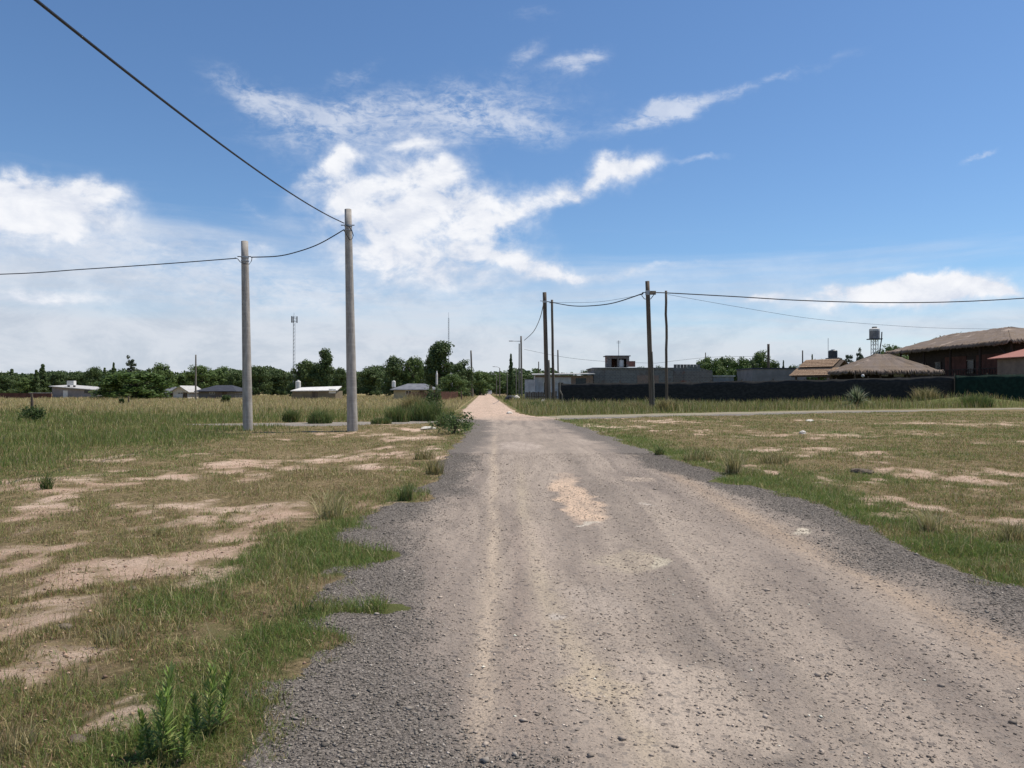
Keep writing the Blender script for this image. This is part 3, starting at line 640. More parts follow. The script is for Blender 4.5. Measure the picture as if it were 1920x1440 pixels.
T = [(1198, 686, 16, 170, 'round', 'mid', 1, 'small treetop over the long block building left of the leaning pole'), (1238, 687, 14, 170, 'round', 'dark', 0, 'small treetop between the leaning pole and the thin crooked pole'), (1505, 678, 16, 150, 'round', 'mid', 1, 'low treetop just left of the tiled shelter roof'), (1532, 676, 14, 155, 'round', 'mid', 0, 'low treetop peeking above the tiled shelter roof'), (1730, 640, 26, 135, 'round', 'mid', 2, 'leafy top behind the lower left slope of the large thatched roof'),
     (1275, 690, 16, 165, 'round', 'mid', 2, 'low tree starting the green group just right of the thin crooked pole'), (1545, 672, 16, 150, 'round', 'mid', 1, 'tree filling the gap behind the black tank'), (1650, 650, 18, 140, 'round', 'mid', 2, 'green tree right beside the water tower stand'), (1340, 675, 26, 142, 'round', 'mid', 0, 'dense low tree under the domed tree of the green group'), (1405, 668, 20, 138, 'round', 'dark', 2, 'dark crown filling between the broad tree and the tallest domed tree'),
     (1570, 668, 18, 150, 'loose', 'grey', 1, 'pale crown right behind the black tank tower'), (22, 692, 13, 230, 'conifer', 'dark', 0, 'thin pointed conifer alone at the far left end of the treeline'),
     (4, 703, 22, 210, 'round', 'dark', 1, 'low dark tree cut by the left edge of the picture'),
     (50, 708, 22, 205, 'round', 'mid', 0, 'low rounded tree between the leftmost conifer and the taller pointed one'),
     (80, 683, 15, 215, 'conifer', 'dark', 1, 'tall pointed dark tree rising just left of the grey block shed'),
     (68, 694, 12, 205, 'conifer', 'dark', 0, 'shorter pointed tree touching the left side of the tall pointed dark tree'),
     (112, 693, 20, 220, 'round', 'dark', 2, 'dark round tree right above the left end of the grey block shed'),
     (143, 697, 24, 215, 'round', 'dark', 0, 'broad flat topped tree behind the grey block shed roof'),
     (174, 686, 18, 205, 'round', 'dark', 1, 'dark domed tree above the right end of the grey block shed'),
     (196, 690, 10, 200, 'conifer', 'dark', 0, 'small pointed tree right of the dark domed tree'),
     (213, 680, 9, 200, 'conifer', 'dark', 1, 'slender pointed tree just left of the sparse grey green tree'),
     (246, 667, 15, 190, 'loose', 'grey', 0, 'tall sparse grey green tree standing above the big rounded bushy tree'),
     (258, 693, 62, 118, 'round', 'light', 2, 'wide bright green bushy tree in front of the treeline left of the white gabled house'),
     (210, 712, 34, 125, 'round', 'mid', 1, 'low bushy tree spreading beside the right end of the grey block shed'),
     (303, 682, 26, 185, 'round', 'mid', 0, 'flat topped dense tree behind the white gabled house'),
     (345, 697, 26, 190, 'round', 'mid', 2, 'lower tree left of the thin grey pole'),
     (378, 683, 30, 180, 'round', 'mid', 1, 'broad domed tree directly behind the thin grey pole'),
     (412, 688, 24, 185, 'round', 'mid', 0, 'rounded tree above the dark roofed house'),
     (442, 692, 20, 180, 'round', 'dark', 2, 'tree just left of the shorter concrete pole'),
     (485, 684, 24, 180, 'round', 'dark', 1, 'dark tree just right of the shorter concrete pole'),
     (520, 693, 24, 185, 'round', 'dark', 0, 'low dark tree left of the lattice mast foot'),
     (574, 670, 34, 150, 'round', 'dark', 2, 'large dark spreading tree at the foot of the lattice mast'),
     (610, 651, 18, 148, 'poplar', 'dark', 0, 'tall oval crowned tree just left of the taller concrete pole'),
     (637, 688, 20, 175, 'round', 'dark', 1, 'dark tree partly behind the taller concrete pole'),
     (695, 686, 30, 200, 'round', 'dark', 0, 'low wide tree right of the taller concrete pole'),
     (741, 665, 26, 165, 'round', 'dark', 1, 'dark bushy tree above the grey roofed farmhouse'),
     (776, 663, 22, 165, 'round', 'mid', 2, 'bushy tree next to the tallest double topped tree on its left'),
     (828, 641, 27, 150, 'poplar', 'dark', 1, 'tallest dark tree left of the road under the thin radio mast'),
     (812, 646, 18, 152, 'poplar', 'dark', 0, 'second crown leaning on the left side of the tallest dark tree'),
     (864, 676, 26, 145, 'round', 'dark', 0, 'rounded dark tree between the tallest tree and the lone wooden pole'),
     (850, 700, 26, 135, 'round', 'mid', 1, 'low green tree in front of the tallest dark tree'),
     (900, 692, 24, 200, 'round', 'mid', 2, 'tree right of the lone wooden pole where the road vanishes'),
     (935, 697, 22, 260, 'round', 'mid', 1, 'tree straight over the vanishing end of the sandy road'),
     (918, 714, 20, 300, 'round', 'mid', 0, 'darkest low tree closing the end of the sandy road'),
     (958, 664, 9, 165, 'conifer', 'dark', 0, 'narrow dark cypress right of the road end'),
     (962, 702, 20, 215, 'round', 'dark', 0, 'low tree around the base of the narrow cypress'),
     (1003, 699, 20, 190, 'round', 'dark', 2, 'dark low tree behind the white walled shed with flat roof'),
     (1073, 699, 12, 180, 'round', 'mid', 0, 'small distant tree peeking over the flat roofed shed'),
     (1100, 693, 16, 170, 'round', 'dark', 1, 'small dark tree touching the left end of the long block building'),
     (1292, 686, 20, 150, 'round', 'mid', 0, 'left end tree of the green group behind the battlement wall'),
     (1322, 668, 24, 150, 'round', 'mid', 1, 'domed tree in the green group right of the battlement wall'),
     (1360, 663, 26, 145, 'round', 'mid', 2, 'broad tree in the middle of the green group behind the black fence'),
     (1390, 672, 26, 130, 'round', 'light', 0, 'brighter low tree in front of the green group'),
     (1424, 655, 22, 140, 'round', 'mid', 1, 'tallest domed tree of the green group next to the dark post'),
     (1452, 676, 18, 150, 'round', 'mid', 0, 'tree sloping down at the right end of the green group'),
     (1377, 690, 20, 108, 'round', 'light', 1, 'pale bush like tree showing just above the black fence'),
     (1469, 676, 6, 160, 'conifer', 'dark', 1, 'tiny pointed tree left of the tiled shelter'),
     (1486, 680, 12, 165, 'round', 'mid', 2, 'small tree behind the plain grey wall'),
     (1523, 665, 6, 120, 'conifer', 'dark', 0, 'small dark cypress above the tiled shelter roof'),
     (1593, 662, 14, 135, 'loose', 'grey', 1, 'thin pale tree between the black tank and the water tower'),
     (1613, 653, 12, 130, 'loose', 'grey', 0, 'grey green sparse tree just left of the water tower'),
     (1678, 644, 30, 135, 'round', 'mid', 1, 'leafy tree right of the water tower behind the thatched roofs'),
     (1712, 648, 22, 140, 'round', 'mid', 0, 'tree top beginning behind the left slope of the large thatched roof'),
     (1762, 624, 24, 140, 'round', 'dark', 2, 'dark tree top showing over the ridge slope of the large thatched roof'),
     (1795, 622, 20, 145, 'round', 'dark', 1, 'small tree top beside the higher part of the large thatched roof')]
for a in T: tree(*a)

def wood():
    rng = np.random.default_rng(5); n = 210000
    x = rng.uniform(-330, 330, n); d = rng.uniform(0, 16, n) + 262
    d = np.where((x > -24) & (x < -4), d + 60, d)
    top = 5.0 + 4.8 * fbm(x * .10, d * .05, 4, 500, .6); top = np.where(x > 20, top * .75, top); top = top + 2.0 * (vn(x * .35, d * 0, 77) - .4)
    z = top * rng.uniform(0, 1, n) ** .8
    N = rng.normal(size=(n, 3)) * .7 + np.array([0, -.7, .5])
    v, q = leaf_quads(np.stack([x, d, z], -1), N, np.full(n, .42), rng, .7)
    tag(link('distant_wood', np_mesh('distant_wood', v, q), LEAF['dark']), 'continuous dark belt of distant woodland on the horizon', 'woodland', kind='stuff')
wood()

def shrub(px, py, top_, hwpx, kind, label, cat='shrub', seed=1, d=None, name='shrub', group='shrubs and weeds in the field', tone=None):
    x, dd = gp(px, py); d = d or dd; x = XD(px, d); h = (py - top_) / F * d; w = hwpx / F * d; z = hz(x, d)
    rng = np.random.default_rng(seed + px); t = thing(name, label, cat, (x, d, z), 0, group)
    n = int(1100 if d > 25 else (300 if kind == 'leafy' else 260))
    if kind == 'leafy':
        k = 18; c = rng.normal(size=(k, 3)) * np.array([w * .45, w * .35, h * .2]) + np.array([0, 0, h * .5]); idx = rng.integers(0, k, n)
        P = c[idx] + rng.normal(size=(n, 3)) * np.array([w * .20, w * .18, h * .15]); P[:, 2] = np.clip(P[:, 2], .02, h)
        v, q = leaf_quads(P, rng.normal(size=(n, 3)) + np.array([0, 0, .6]), np.full(n, (.020 if d > 25 else .016) + .0010 * d), rng, .45)
        col = palette(n, np.ones((n, 3)) * np.array([1, .8, .3]), tone or [(.06, .095, .03), (.10, .15, .05), (.17, .20, .09)], rng)
        link('foliage', np_mesh('foliage', v, q, None, {'tint': np.repeat(col, 4, 0)}), BM, t)
        bm = bmesh.new()
        for i in range(5): a = rng.uniform(0, 6.28); tube(bm, [(0, 0, -.05), (w * .3 * cos(a), w * .3 * sin(a), h * .45), (w * .5 * cos(a), w * .5 * sin(a), h * .8)], [.02, .013, .006], 5)
        obj('stem', bm, BARK, t)
    else:
        a = rng.uniform(0, 2 * pi, n); r = np.sqrt(rng.uniform(size=n)) * w * (.85 if kind != 'bunch' else .55)
        x_, y_ = r * np.cos(a), r * np.sin(a) * .8
        hh = h * rng.uniform(.2, 1.0, n) ** (1.0 if d > 25 else 1.4) * (1 - .4 * (r / (w + 1e-6)) ** 2)
        cols = tone or {'green': [(.09, .14, .04), (.15, .19, .06), (.26, .24, .10)], 'straw': [(.42, .35, .18), (.26, .22, .10), (.14, .16, .05)], 'bunch': [(.52, .44, .25), (.34, .30, .14), (.18, .20, .07)]}[kind]
        col = palette(n, np.ones((n, 3)) * np.array([1, .8, .45]), cols, rng)
        v, q, tr_, c = blades(x_, y_, np.full(n, -.02), hh, np.full(n, .003 + .0006 * d), rng.uniform(.1, .75 if kind != 'bunch' else .95, n), col, rng)
        link('foliage', np_mesh('foliage', v, q, tr_, {'tint': c}), BM, t)
    return t
for a in [(745, 792, 750, 26, 'green', 'rounded green weed clump left of the large roadside thicket', 'shrub', 1),
          (800, 790, 735, 40, 'green', 'large green thicket of tall weeds at the left corner of the crossing', 'shrub', 2),
          (775, 780, 738, 26, 'straw', 'yellowish tall weeds behind the left side of the roadside thicket', 'shrub', 3),
          (812, 782, 728, 18, 'leafy', 'dark upright bush at the foot of the signpost', 'shrub', 4),
          (838, 800, 768, 20, 'green', 'green weeds between the thicket and the dark leafy bush', 'shrub', 5),
          (850, 815, 775, 30, 'leafy', 'dark leafy bush leaning over the left edge of the road', 'shrub', 6),
          (65, 792, 762, 22, 'leafy', 'green bush around the dark post in the left field', 'shrub', 7),
          (545, 792, 760, 16, 'green', 'dark green weed clump between the two concrete poles', 'shrub', 8),
          (600, 795, 762, 26, 'green', 'broad green weed clump just left of the taller concrete pole', 'shrub', 9),
          (715, 796, 778, 22, 'green', 'low green weeds right of the taller concrete pole', 'shrub', 10),
          (423, 756, 742, 6, 'leafy', 'small dark bush in the straw field near the shorter concrete pole', 'shrub', 11),
          (228, 760, 748, 4, 'leafy', 'tiny dark bush in the far straw field', 'shrub', 12),
          (88, 925, 880, 12, 'green', 'single dark green weed standing at the left edge of the sandy plot', 'weed', 13),
          (815, 890, 838, 20, 'straw', 'yellow green tall weeds on the left verge below the dark leafy bush', 'weed', 14),
          (795, 862, 826, 24, 'straw', 'dry pale grass stalks on the left verge', 'weed', 15),
          (762, 940, 892, 16, 'green', 'bright leafy weed at the gravel edge on the left verge', 'weed', 16),
          (620, 975, 900, 42, 'bunch', 'tall straw coloured grass clump on the left verge', 'weed', 17),
          (297, 1005, 980, 9, 'bunch', 'small green grass tuft alone on the wide sandy patch', 'weed', 18),
          (1235, 856, 830, 9, 'green', 'small green weed at the right gravel edge', 'weed', 19),
          (1375, 890, 815, 26, 'bunch', 'tall dry grass bunch on the right verge', 'weed', 20),
          (1310, 865, 830, 34, 'straw', 'wide dry weed clump left of the tall dry bunch on the right verge', 'weed', 21),
          (1450, 870, 835, 30, 'straw', 'pale weeds right of the tall dry bunch', 'weed', 22),
          (1745, 1000, 945, 34, 'bunch', 'spreading dry grass fan in the right hand plot near the verge', 'weed', 23),
          (1900, 1010, 950, 26, 'straw', 'dry brown weeds at the right edge of the picture', 'weed', 24),
          (1250, 772, 740, 22, 'straw', 'straw coloured reeds around the foot of the thin dark pole', 'shrub', 25),
          (1190, 770, 748, 26, 'straw', 'tall straw grass left of the leaning wooden pole', 'shrub', 26),
          (1735, 762, 726, 26, 'straw', 'brownish weeds on the mound before the large thatched house', 'shrub', 27),
          (1830, 764, 732, 34, 'green', 'green weeds on the right part of the mound', 'shrub', 28),
          (1000, 768, 748, 26, 'green', 'low green weeds at the right corner of the sandy road', 'shrub', 29)]:
    shrub(*a)
# yucca like plant before the fence
def spiky(px, py, d, R, label):
    x = XD(px, d); t = thing('spiky_plant', label, 'plant', (x, d, hz(x, d))); rng = np.random.default_rng(4)
    n = 260; a = rng.uniform(0, 2 * pi, n); e = rng.uniform(.05, 1.45, n); L = R * rng.uniform(.6, 1.1, n)
    D = np.stack([np.cos(a) * np.cos(e), np.sin(a) * np.cos(e), np.sin(e)], -1); B = np.array([0, 0, .25]) + D * .15
    S = np.cross(D, np.array([0, 0, 1.])); S /= np.linalg.norm(S, axis=1, keepdims=True); S *= .045
    Mi = B + D * L[:, None] * .55; Tp = B + D * L[:, None]; Tp[:, 2] -= L * .30 * np.cos(e)
    v = np.stack([B - S * .6, B + S * .6, Mi + S, Mi - S, Tp], 1).reshape(-1, 3); i = np.arange(n)[:, None] * 5
    v[:, 2] = np.maximum(v[:, 2], .0)
    col = palette(n, np.ones((n, 3)), [(.10, .14, .07), (.16, .19, .11), (.30, .30, .20)], rng)
    link('leaves', np_mesh('leaves', v, i + np.array([0, 1, 2, 3]), i + np.array([3, 2, 4]), {'tint': np.repeat(col, 5, 0)}), BM, t)
    tubeo('trunk', BARK, t, [(0, 0, -.1), (0, 0, .4)], [.16, .12], 8)
spiky(1607, 765, 67.5, 1.7, 'large spiky grey green rosette plant before the black fence')

# near upright weeds with narrow leaves
def near_weed(px, py, hpx, lean, seed, label, dens=1.0):
    x, d = gp(px, py); h = hpx / F * d; rng = np.random.default_rng(seed); t = thing('narrow_leaf_weed', label, 'weed', (x, d, hz(x, d)), 0, 'upright weeds at the near left verge')
    pts = [(lean * h * (k / 5) ** 1.5, 0, h * k / 5) for k in range(6)]
    bm = bmesh.new(); tube(bm, pts, [.0035, .0033, .003, .0025, .002, .001], 6); st = NT('weed_stem', .6); st.col(st.mix(.5, (.14, .17, .05), (.17, .13, .05))); obj('stem', bm, st.m, t)
    n = int(95 * dens); V = []; Q = []; 
    for i in range(n):
        f = .08 + .92 * (i / n) ** .9; a = i * 2.4 + rng.uniform(-.3, .3); c = Vector((lean * h * f ** 1.5, 0, h * f))
        L = h * (.30 - .13 * f) * rng.uniform(.75, 1.2); e = .45 + .75 * f + rng.uniform(-.15, .2); w = .0042 + .0014 * rng.random()
        D = Vector((cos(a) * cos(e), sin(a) * cos(e), sin(e))); S = D.cross(Vector((0, 0, 1))).normalized(); b = len(V)
        droop = Vector((0, 0, -L * .18 * cos(e)))
        for (u, k) in ((0, .4), (.35, 1), (.7, .8), (1, .05)):
            p = c + D * (L * u) + droop * (u * u); V += [p - S * w * k, p + S * w * k]
        for k in range(3): Q.append((b + 2 * k, b + 2 * k + 1, b + 2 * k + 3, b + 2 * k + 2))
    v = np.array([tuple(p) for p in V]); cc = palette(n, np.ones((n, 3)) * np.array([1, 1, .4]), [(.15, .23, .055), (.25, .34, .085), (.42, .45, .17)], rng)
    link('leaves', np_mesh('leaves', v, np.array(Q), None, {'tint': np.repeat(cc, 8, 0)}), BM, t)
for a in [(305, 1440, 160, .10, 1, 'tallest upright narrow leaved weed at the bottom left'), (318, 1432, 110, -.15, 2, 'shorter weed crowding the right side of the tallest one'),
          (285, 1438, 85, -.25, 3, 'small weed leaning left beside the tallest one'), (393, 1395, 125, .06, 4, 'upright weed at the edge of the gravel bottom left'),
          (412, 1385, 105, .2, 5, 'weed leaning right over the gravel at the bottom left'), (372, 1400, 80, -.1, 6, 'short weed between the two upright weed groups'),
          (345, 1445, 80, .1, 7, 'low bright weed at the lower rim between the upright weeds'), (265, 1450, 60, .1, 8, 'low weed left of the upright group at the bottom edge')]:
    near_weed(*a)
for a in [(330, 1425, 1365, 60, 'green', 'low green grass clump around the feet of the near upright weeds', 'grass clump', 41), (410, 1370, 1320, 34, 'straw', 'dry yellow grass clump at the gravel edge beside the near weeds', 'grass clump', 42), (30, 1420, 1340, 60, 'straw', 'dry brown grass clump at the bottom left corner', 'grass clump', 43), (560, 1160, 1120, 60, 'green', 'bright green grass clump bulging over the left gravel edge', 'grass clump', 44), (230, 1220, 1170, 60, 'straw', 'olive grass clump beside the near left sandy patch', 'grass clump', 45)]:
    shrub(*a)

# ------------------------------------------------------------------ poles and wires
_c = NT('pole_concrete', .88, .15); _n = _c.noise(7, 8, .7, (1, 1, .25)); _s = _c.noise(3, 5, .65, (4, 4, .12)); _r = _c.noise(5, 3, .6, (.05, .05, 1.6))
_k = _c.mix(_c.ss(_n, .32, .68), (.43, .395, .35), (.27, .245, .22)); _k = _c.mix(_c.ss(_s, .54, .72, 0, .6), _k, (.17, .15, .135)); _k = _c.mix(_c.ss(_r, .5, .62, 0, .28), _k, (.50, .46, .41))
_c.col(_k); _c.bump(_n, .006); CONC = _c.m
WOODP = plain('pole_wood', (.17, .135, .105), (.085, .066, .052), 4, .9, .1, .01, (3, 3, .12))
WOODG = plain('pole_wood_grey', (.24, .215, .185), (.15, .13, .11), 4, .9, .1, .01, (3, 3, .12))
CABLE = plain('cable_black', (.030, .032, .038), (.018, .018, .02), 20, .6, .3)
STEEL = plain('galvanised_steel', (.42, .43, .44), (.30, .31, .32), 8, .5, .5, metal=.6)
DARKM = plain('dark_metal', (.045, .045, .05), (.03, .03, .03), 8, .6, .4)
WHITE = plain('white_paint', (.74, .72, .68), (.60, .57, .52), 2.5, .7, .3)
def pole(name, label, mat, tx_, ty_, bx, d, r0, r1, bulge=0, group=None, n=20):
    top = W(tx_, ty_, d); b = Vector((XD(bx, d), d, 0)); z = hz(b.x, b.y)
    t = thing(name, label, 'pole', (b.x, b.y, z), 0, group)
    D = Vector((top.x - b.x, 0, top.z - z)); K_ = 10; pts = []; rad = []
    rg = random.Random(tx_)
    for k in range(K_ + 1):
        f = k / K_; w = rg.uniform(-1, 1) * bulge if 0 < k < K_ else 0
        pts.append(D * f + Vector((w, 0, 0))); rad.append(r0 + (r1 - r0) * f)
    pts.insert(0, Vector((0, 0, -.5))); rad.insert(0, r0)
    bm = bmesh.new(); tube(bm, pts, rad, n); bmesh.ops.recalc_face_normals(bm, faces=bm.faces)
    o = obj('shaft', bm, mat, t); o.data.polygons.foreach_set('use_smooth', [len(p.vertices) == 4 for p in o.data.polygons])
    t['_h'] = D.z; return t, D
def band(t, D, f, r, hgt=.06, mat=None, name='clamp_band'):
    p = D * f; return tubeo(name, mat or STEEL, t, [p - Vector((0, 0, hgt / 2)), p + Vector((0, 0, hgt / 2))], r, 16)
D1, D2 = 29.7, 29.6
g = 'concrete poles at the left corner of the crossing'
p1, v1 = pole('concrete_pole', 'shorter round concrete pole on the left carrying two cables', CONC, 458, 452, 465, D1, .185, .13, 0, g)
p2, v2 = pole('concrete_pole', 'taller round concrete pole on the left nearer the road', CONC, 652, 392, 661, D2, .205, .13, 0, g)
def local(t, px, py, d): return W(px, py, d) - t.location
for t, V_, px, hy in ((p1, v1, 459, 482), (p2, v2, 653, 424)):
    f = (W(px, hy, D1).z - t.location.z) / V_.z; band(t, V_, f, .15); band(t, V_, f - .02, .152, .03)
    c = V_ * f
    tubeo('eye_bolt', DARKM, t, [c + Vector((-.28, -.02, .02)), c + Vector((.24, -.02, .02))], .018, 8)
L_ = lambda t, pts: [local(t, a, b, dd) for a, b, dd in pts]
tubeo('jumper_cable', CABLE, p1, L_(p1, [(440, 483, D1 - .1), (445, 485, D1 - .16), (450, 491, D1 - .2), (458, 494, D1 - .22), (467, 495, D1 - .2), (471, 489, D1 - .15), (472, 482, D1 - .1)]), .014, 6)
tubeo('jumper_cable', CABLE, p2, L_(p2, [(647, 421, D2 - .2), (655, 425, D2 - .25), (660, 434, D2 - .2), (662, 441, D2 - .15), (660, 447, D2 - .17), (656, 450, D2 - .2), (648, 437, D2 - .22), (644, 431, D2 - .15)]), .016, 6)
def wire(name, label, pts, r, group='overhead cables', n=7, sub=6, mat=None):
    """smooth (Catmull-Rom) cable through points"""
    P = [Vector(p) for p in pts]; out = []
    for i in range(len(P) - 1):
        a, b, c, d = P[max(i - 1, 0)], P[i], P[i + 1], P[min(i + 2, len(P) - 1)]
        for k in range(sub):
            u = k / sub; out.append(.5 * ((2 * b) + (c - a) * u + (2 * a - 5 * b + 4 * c - d) * u * u + (3 * b - a - 3 * c + d) * u ** 3))
    out.append(P[-1]); base = out[0].copy(); bm = bmesh.new(); tube(bm, [p - base for p in out], r, n); bmesh.ops.recalc_face_normals(bm, faces=bm.faces)
    o = obj(name, bm, mat or CABLE); o.location = base; return tag(o, label, 'cable', group)
ys = np.array([29.6, 18.7, 12.9, 8]); zs = np.array([1.6 + 312 / F * 29.6, 6.57, 5.96, 5.62]); pf = np.polyfit(ys, zs, 2)
wire('overhead_cable', 'thick black cable sweeping from the taller concrete pole over the top left of the picture',
     [(-4.33 - .0714 * y, y, np.polyval(pf, y)) for y in np.linspace(29.6, -14, 14)], .019)
wire('overhead_cable', 'short sagging cable between the two concrete poles', [W(645, 430, 29.5), W(600, 456, 29.5), W(560, 471, 29.55), W(520, 480, 29.6), W(470, 482, 29.6)], .021)
wire('overhead_cable', 'nearly level cable leaving the shorter concrete pole to the left', [W(443, 484, 29.7), W(300, 495, 30.2), W(150, 505, 30.8), W(0, 514, 31.4), (-30, 32.7, 6.3), (-42, 34, 6.9)], .019)
g2 = 'wooden poles at the right side of the crossing'
DA = 84
pA, vA = pole('wooden_pole', 'thick dark wooden pole of the close pair right of the sandy road', WOODP, 1021, 548, 1026, DA, .24, .21, .01, g2)
pB, vB = pole('wooden_pole', 'thinner dark wooden pole just right of the thick one of the pair', WOODP, 1035, 562, 1038, DA, .15, .125, .015, g2)
pC, vC = pole('wooden_pole', 'short pale grey post standing between the paired poles', WOODG, 1029, 675, 1031, DA - 1, .12, .10, .0, g2)
pE, vE = pole('wooden_pole', 'leaning thick wooden pole beside the crossing street with cable clamps at its top', WOODP, 1214, 527, 1222, 61, .20, .165, .01, g2)
pF, vF = pole('wooden_pole', 'thin slightly crooked dark pole right of the leaning thick pole', WOODP, 1249, 545, 1250, 65, .115, .10, .03, g2)
c = vE * ((W(1216, 549, 61).z - pE.location.z) / vE.z)
band(pE, vE, c.z / vE.z, .19, .35); tubeo('eye_bolt', DARKM, pE, [c + Vector((-.42, -.05, .02)), c + Vector((.5, -.05, .04))], .035, 8)
bxo('clamp_box', plain('clamp_tan', (.36, .27, .18), (.15, .12, .1), 9), pE, c.x + .16, c.x + .62, -.16, .1, c.z - .14, c.z + .14)
tubeo('jumper_cable', CABLE, pE, [c + Vector(p) for p in ((-.45, -.1, 0), (-.5, -.22, -.25), (-.32, -.26, -.5), (-.05, -.26, -.55), (.2, -.24, -.5), (.5, -.15, -.1))], .03, 6)
tubeo('guy_conduit', WOODG, pE, [Vector((.16, -.1, -.3)), Vector((.12, -.12, 2.0)), vE * .45 + Vector((.17, -.14, 0))], [.07, .06, .03], 8)
band(pA, vA, .915, .235, .2); tubeo('eye_bolt', DARKM, pA, [vA * .915 + Vector((-.5, -.05, .1)), vA * .915 + Vector((.6, -.05, 0))], .03, 8)
tubeo('eye_bolt', DARKM, pB, [vB * .97 + Vector((-.3, -.02, 0)), vB * .97 + Vector((.3, -.02, 0))], .03, 8)
wire('overhead_cable', 'sagging cable between the paired wooden poles and the leaning pole', [W(1024, 565, 84), W(1036, 567, 83.5), W(1070, 573, 79), W(1105, 573.5, 74), (W(1150, 568, 68)), W(1206, 550, 61)], .045)
wire('thin_overhead_wire', 'thin straight wire above the sagging cable between paired and leaning poles', [W(1037, 567, 84), W(1120, 566, 74), W(1206, 552, 61.3)], .014)
wire('overhead_cable', 'long cable running right from the leaning pole past the thin pole to the picture edge', [W(1226, 549, 61), W(1250, 549, 62), W(1380, 556, 63), W(1500, 563, 64), W(1640, 567, 65), W(1780, 566, 66.5), W(1920, 559, 68), W(2100, 545, 70)], .042)
wire('thin_overhead_wire', 'thin wire dropping from the thin pole towards the thatched house', [W(1252, 552, 65), W(1400, 578, 70), W(1520, 597, 76), W(1640, 608, 82), W(1760, 615, 88), W(1890, 617, 92)], .014)
wire('overhead_cable', 'steep cable from the thick paired pole down to the distant lamp pole', [W(1019, 570, 84), W(1012, 598, 100), W(1000, 622, 115), W(983, 638, 130)], .045)
wire('thin_overhead_wire', 'faint far wire running right from behind the paired poles to the rooftop room', [W(983, 655, 130), W(1060, 670, 130), W(1140, 678, 130), W(1230, 681, 130)], .02)
wire('thin_overhead_wire', 'faint far wire between the battlement wall and the dark post', [W(1230, 681, 130), W(1330, 670, 130), W(1441, 668, 124)], .02)
g3 = 'distant poles'
pole('utility_pole', 'thin grey pole in front of the trees left of the concrete poles', WOODG, 367, 665, 367, 114, .14, .10, 0, g3, 10)
pole('utility_pole', 'lone wooden pole left of the vanishing road', WOODG, 883, 657, 886, 150, .22, .15, 0, g3, 10)
pole('utility_pole', 'thin pole just right of the paired poles above the flat roofed shed', WOODG, 1046, 656, 1047, 110, .13, .10, 0, g3, 10)
pole('utility_pole', 'dark square topped post right of the green tree group', WOODP, 1441, 645, 1441, 124, .22, .20, 0, g3, 10)
pole('utility_pole', 'thin dark post left of the tiled shelter', WOODP, 1505, 657, 1505, 118, .12, .09, 0, g3, 10)
pole('utility_pole', 'tiny pole over the battlement wall', WOODP, 1323, 661, 1323, 160, .12, .09, 0, g3, 8)
pole('utility_pole', 'short thin pole behind the dark low tree left of the paired poles', WOODP, 1010, 678, 1010, 150, .12, .09, 0, g3, 8)
# far lamp poles
pG, vG = pole('street_lamp', 'double lamp pole with an arm reaching left over the sandy road', WOODG, 977, 630, 978, 130, .17, .14, 0, 'street lamps along the sandy road', 10)
c = vG * ((W(977, 640, 130).z) / vG.z)
tubeo('arm', STEEL, pG, [c, c + Vector((-1.0, -.2, 0)), c + Vector((-1.5, -.3, .02))], .05, 8)
bxo('lamp_head', STEEL, pG, c.x - 2.05, c.x - 1.4, -.45, -.15, c.z - .05, c.z + .07)
tubeo('brace_post', WOODG, pG, [Vector((-.42, 0, -.3)), Vector((-.40, 0, vG.z * .88))], [.12, .09], 8)
pG['category'] = 'street lamp'
for k, (px, ty_, d, lb) in enumerate([(937, 690, 175, 'slim street lamp standing just left of the narrow cypress'), (931, 703, 230, 'faint farthest street lamp at the road end')]):
    t, V_ = pole('street_lamp', lb, WOODG, px, ty_, px, d, .13, .09, 0, 'street lamps along the sandy road', 8); t['category'] = 'street lamp'
    tubeo('arm', STEEL, t, [V_, V_ + Vector((-.5, 0, .25)), V_ + Vector((-1.1, 0, .3))], .05, 6)
    bxo('lamp_head', WHITE, t, -1.6, -1.0, -.15, .15, V_.z + .24, V_.z + .36)
for k, (px, ty_, by, lb) in enumerate([(951, 700, 742, 'left one of two slim poles before the cypress'), (968, 690, 742, 'slim pole between the cypress and the double lamp pole')]):
    pole('utility_pole', lb, WOODG, px, ty_, px, 150, .1, .08, 0, g3, 8)
# masts
def mast(label, px, top_, d, w, antenna):
    h = CAMZ + (730 - top_) / F * d; t = thing('radio_mast', label, 'mast', (XD(px, d), d, 0)); bm = bmesh.new()
    pr = [(w * cos(a), w * sin(a)) for a in (0, 2.09, 4.19)]
    for x, y in pr: tube(bm, [(x, y, 0), (x, y, h)], .05, 5)
    n = int(h / (w * 3.2))
    for i in range(n):
        for k in range(3):
            a, b = pr[k], pr[(k + 1) % 3]; tube(bm, [(*a, h * i / n), (*b, h * (i + 1) / n)], .03, 4)
    obj('lattice', bm, STEEL, t)
    if antenna:
        bm = bmesh.new()
        for a in (0, 2.09, 4.19): box(bm, 1.0 * cos(a) - .16, 1.0 * cos(a) + .16, 1.0 * sin(a) - .12, 1.0 * sin(a) + .12, h - 2.4, h - .2)
        for a in (0, 2.09, 4.19): tube(bm, [(0, 0, h - .8), (cos(a), sin(a), h - .8)], .05, 5); tube(bm, [(0, 0, h - 1.9), (cos(a), sin(a), h - 1.9)], .05, 5)
        obj('antenna_panels', bm, DARKM, t); tubeo('aerial', STEEL, t, [(0, 0, h), (0, 0, h + 1.0)], .05, 5)
    else: tubeo('aerial', STEEL, t, [(0, 0, h), (0, 0, h + 2)], .04, 5)
mast('lattice telephone mast with antenna panels rising behind the large dark tree', 551, 592, 260, .38, True)
mast('very thin radio mast above the tallest dark tree', 841, 596, 280, .2, False)

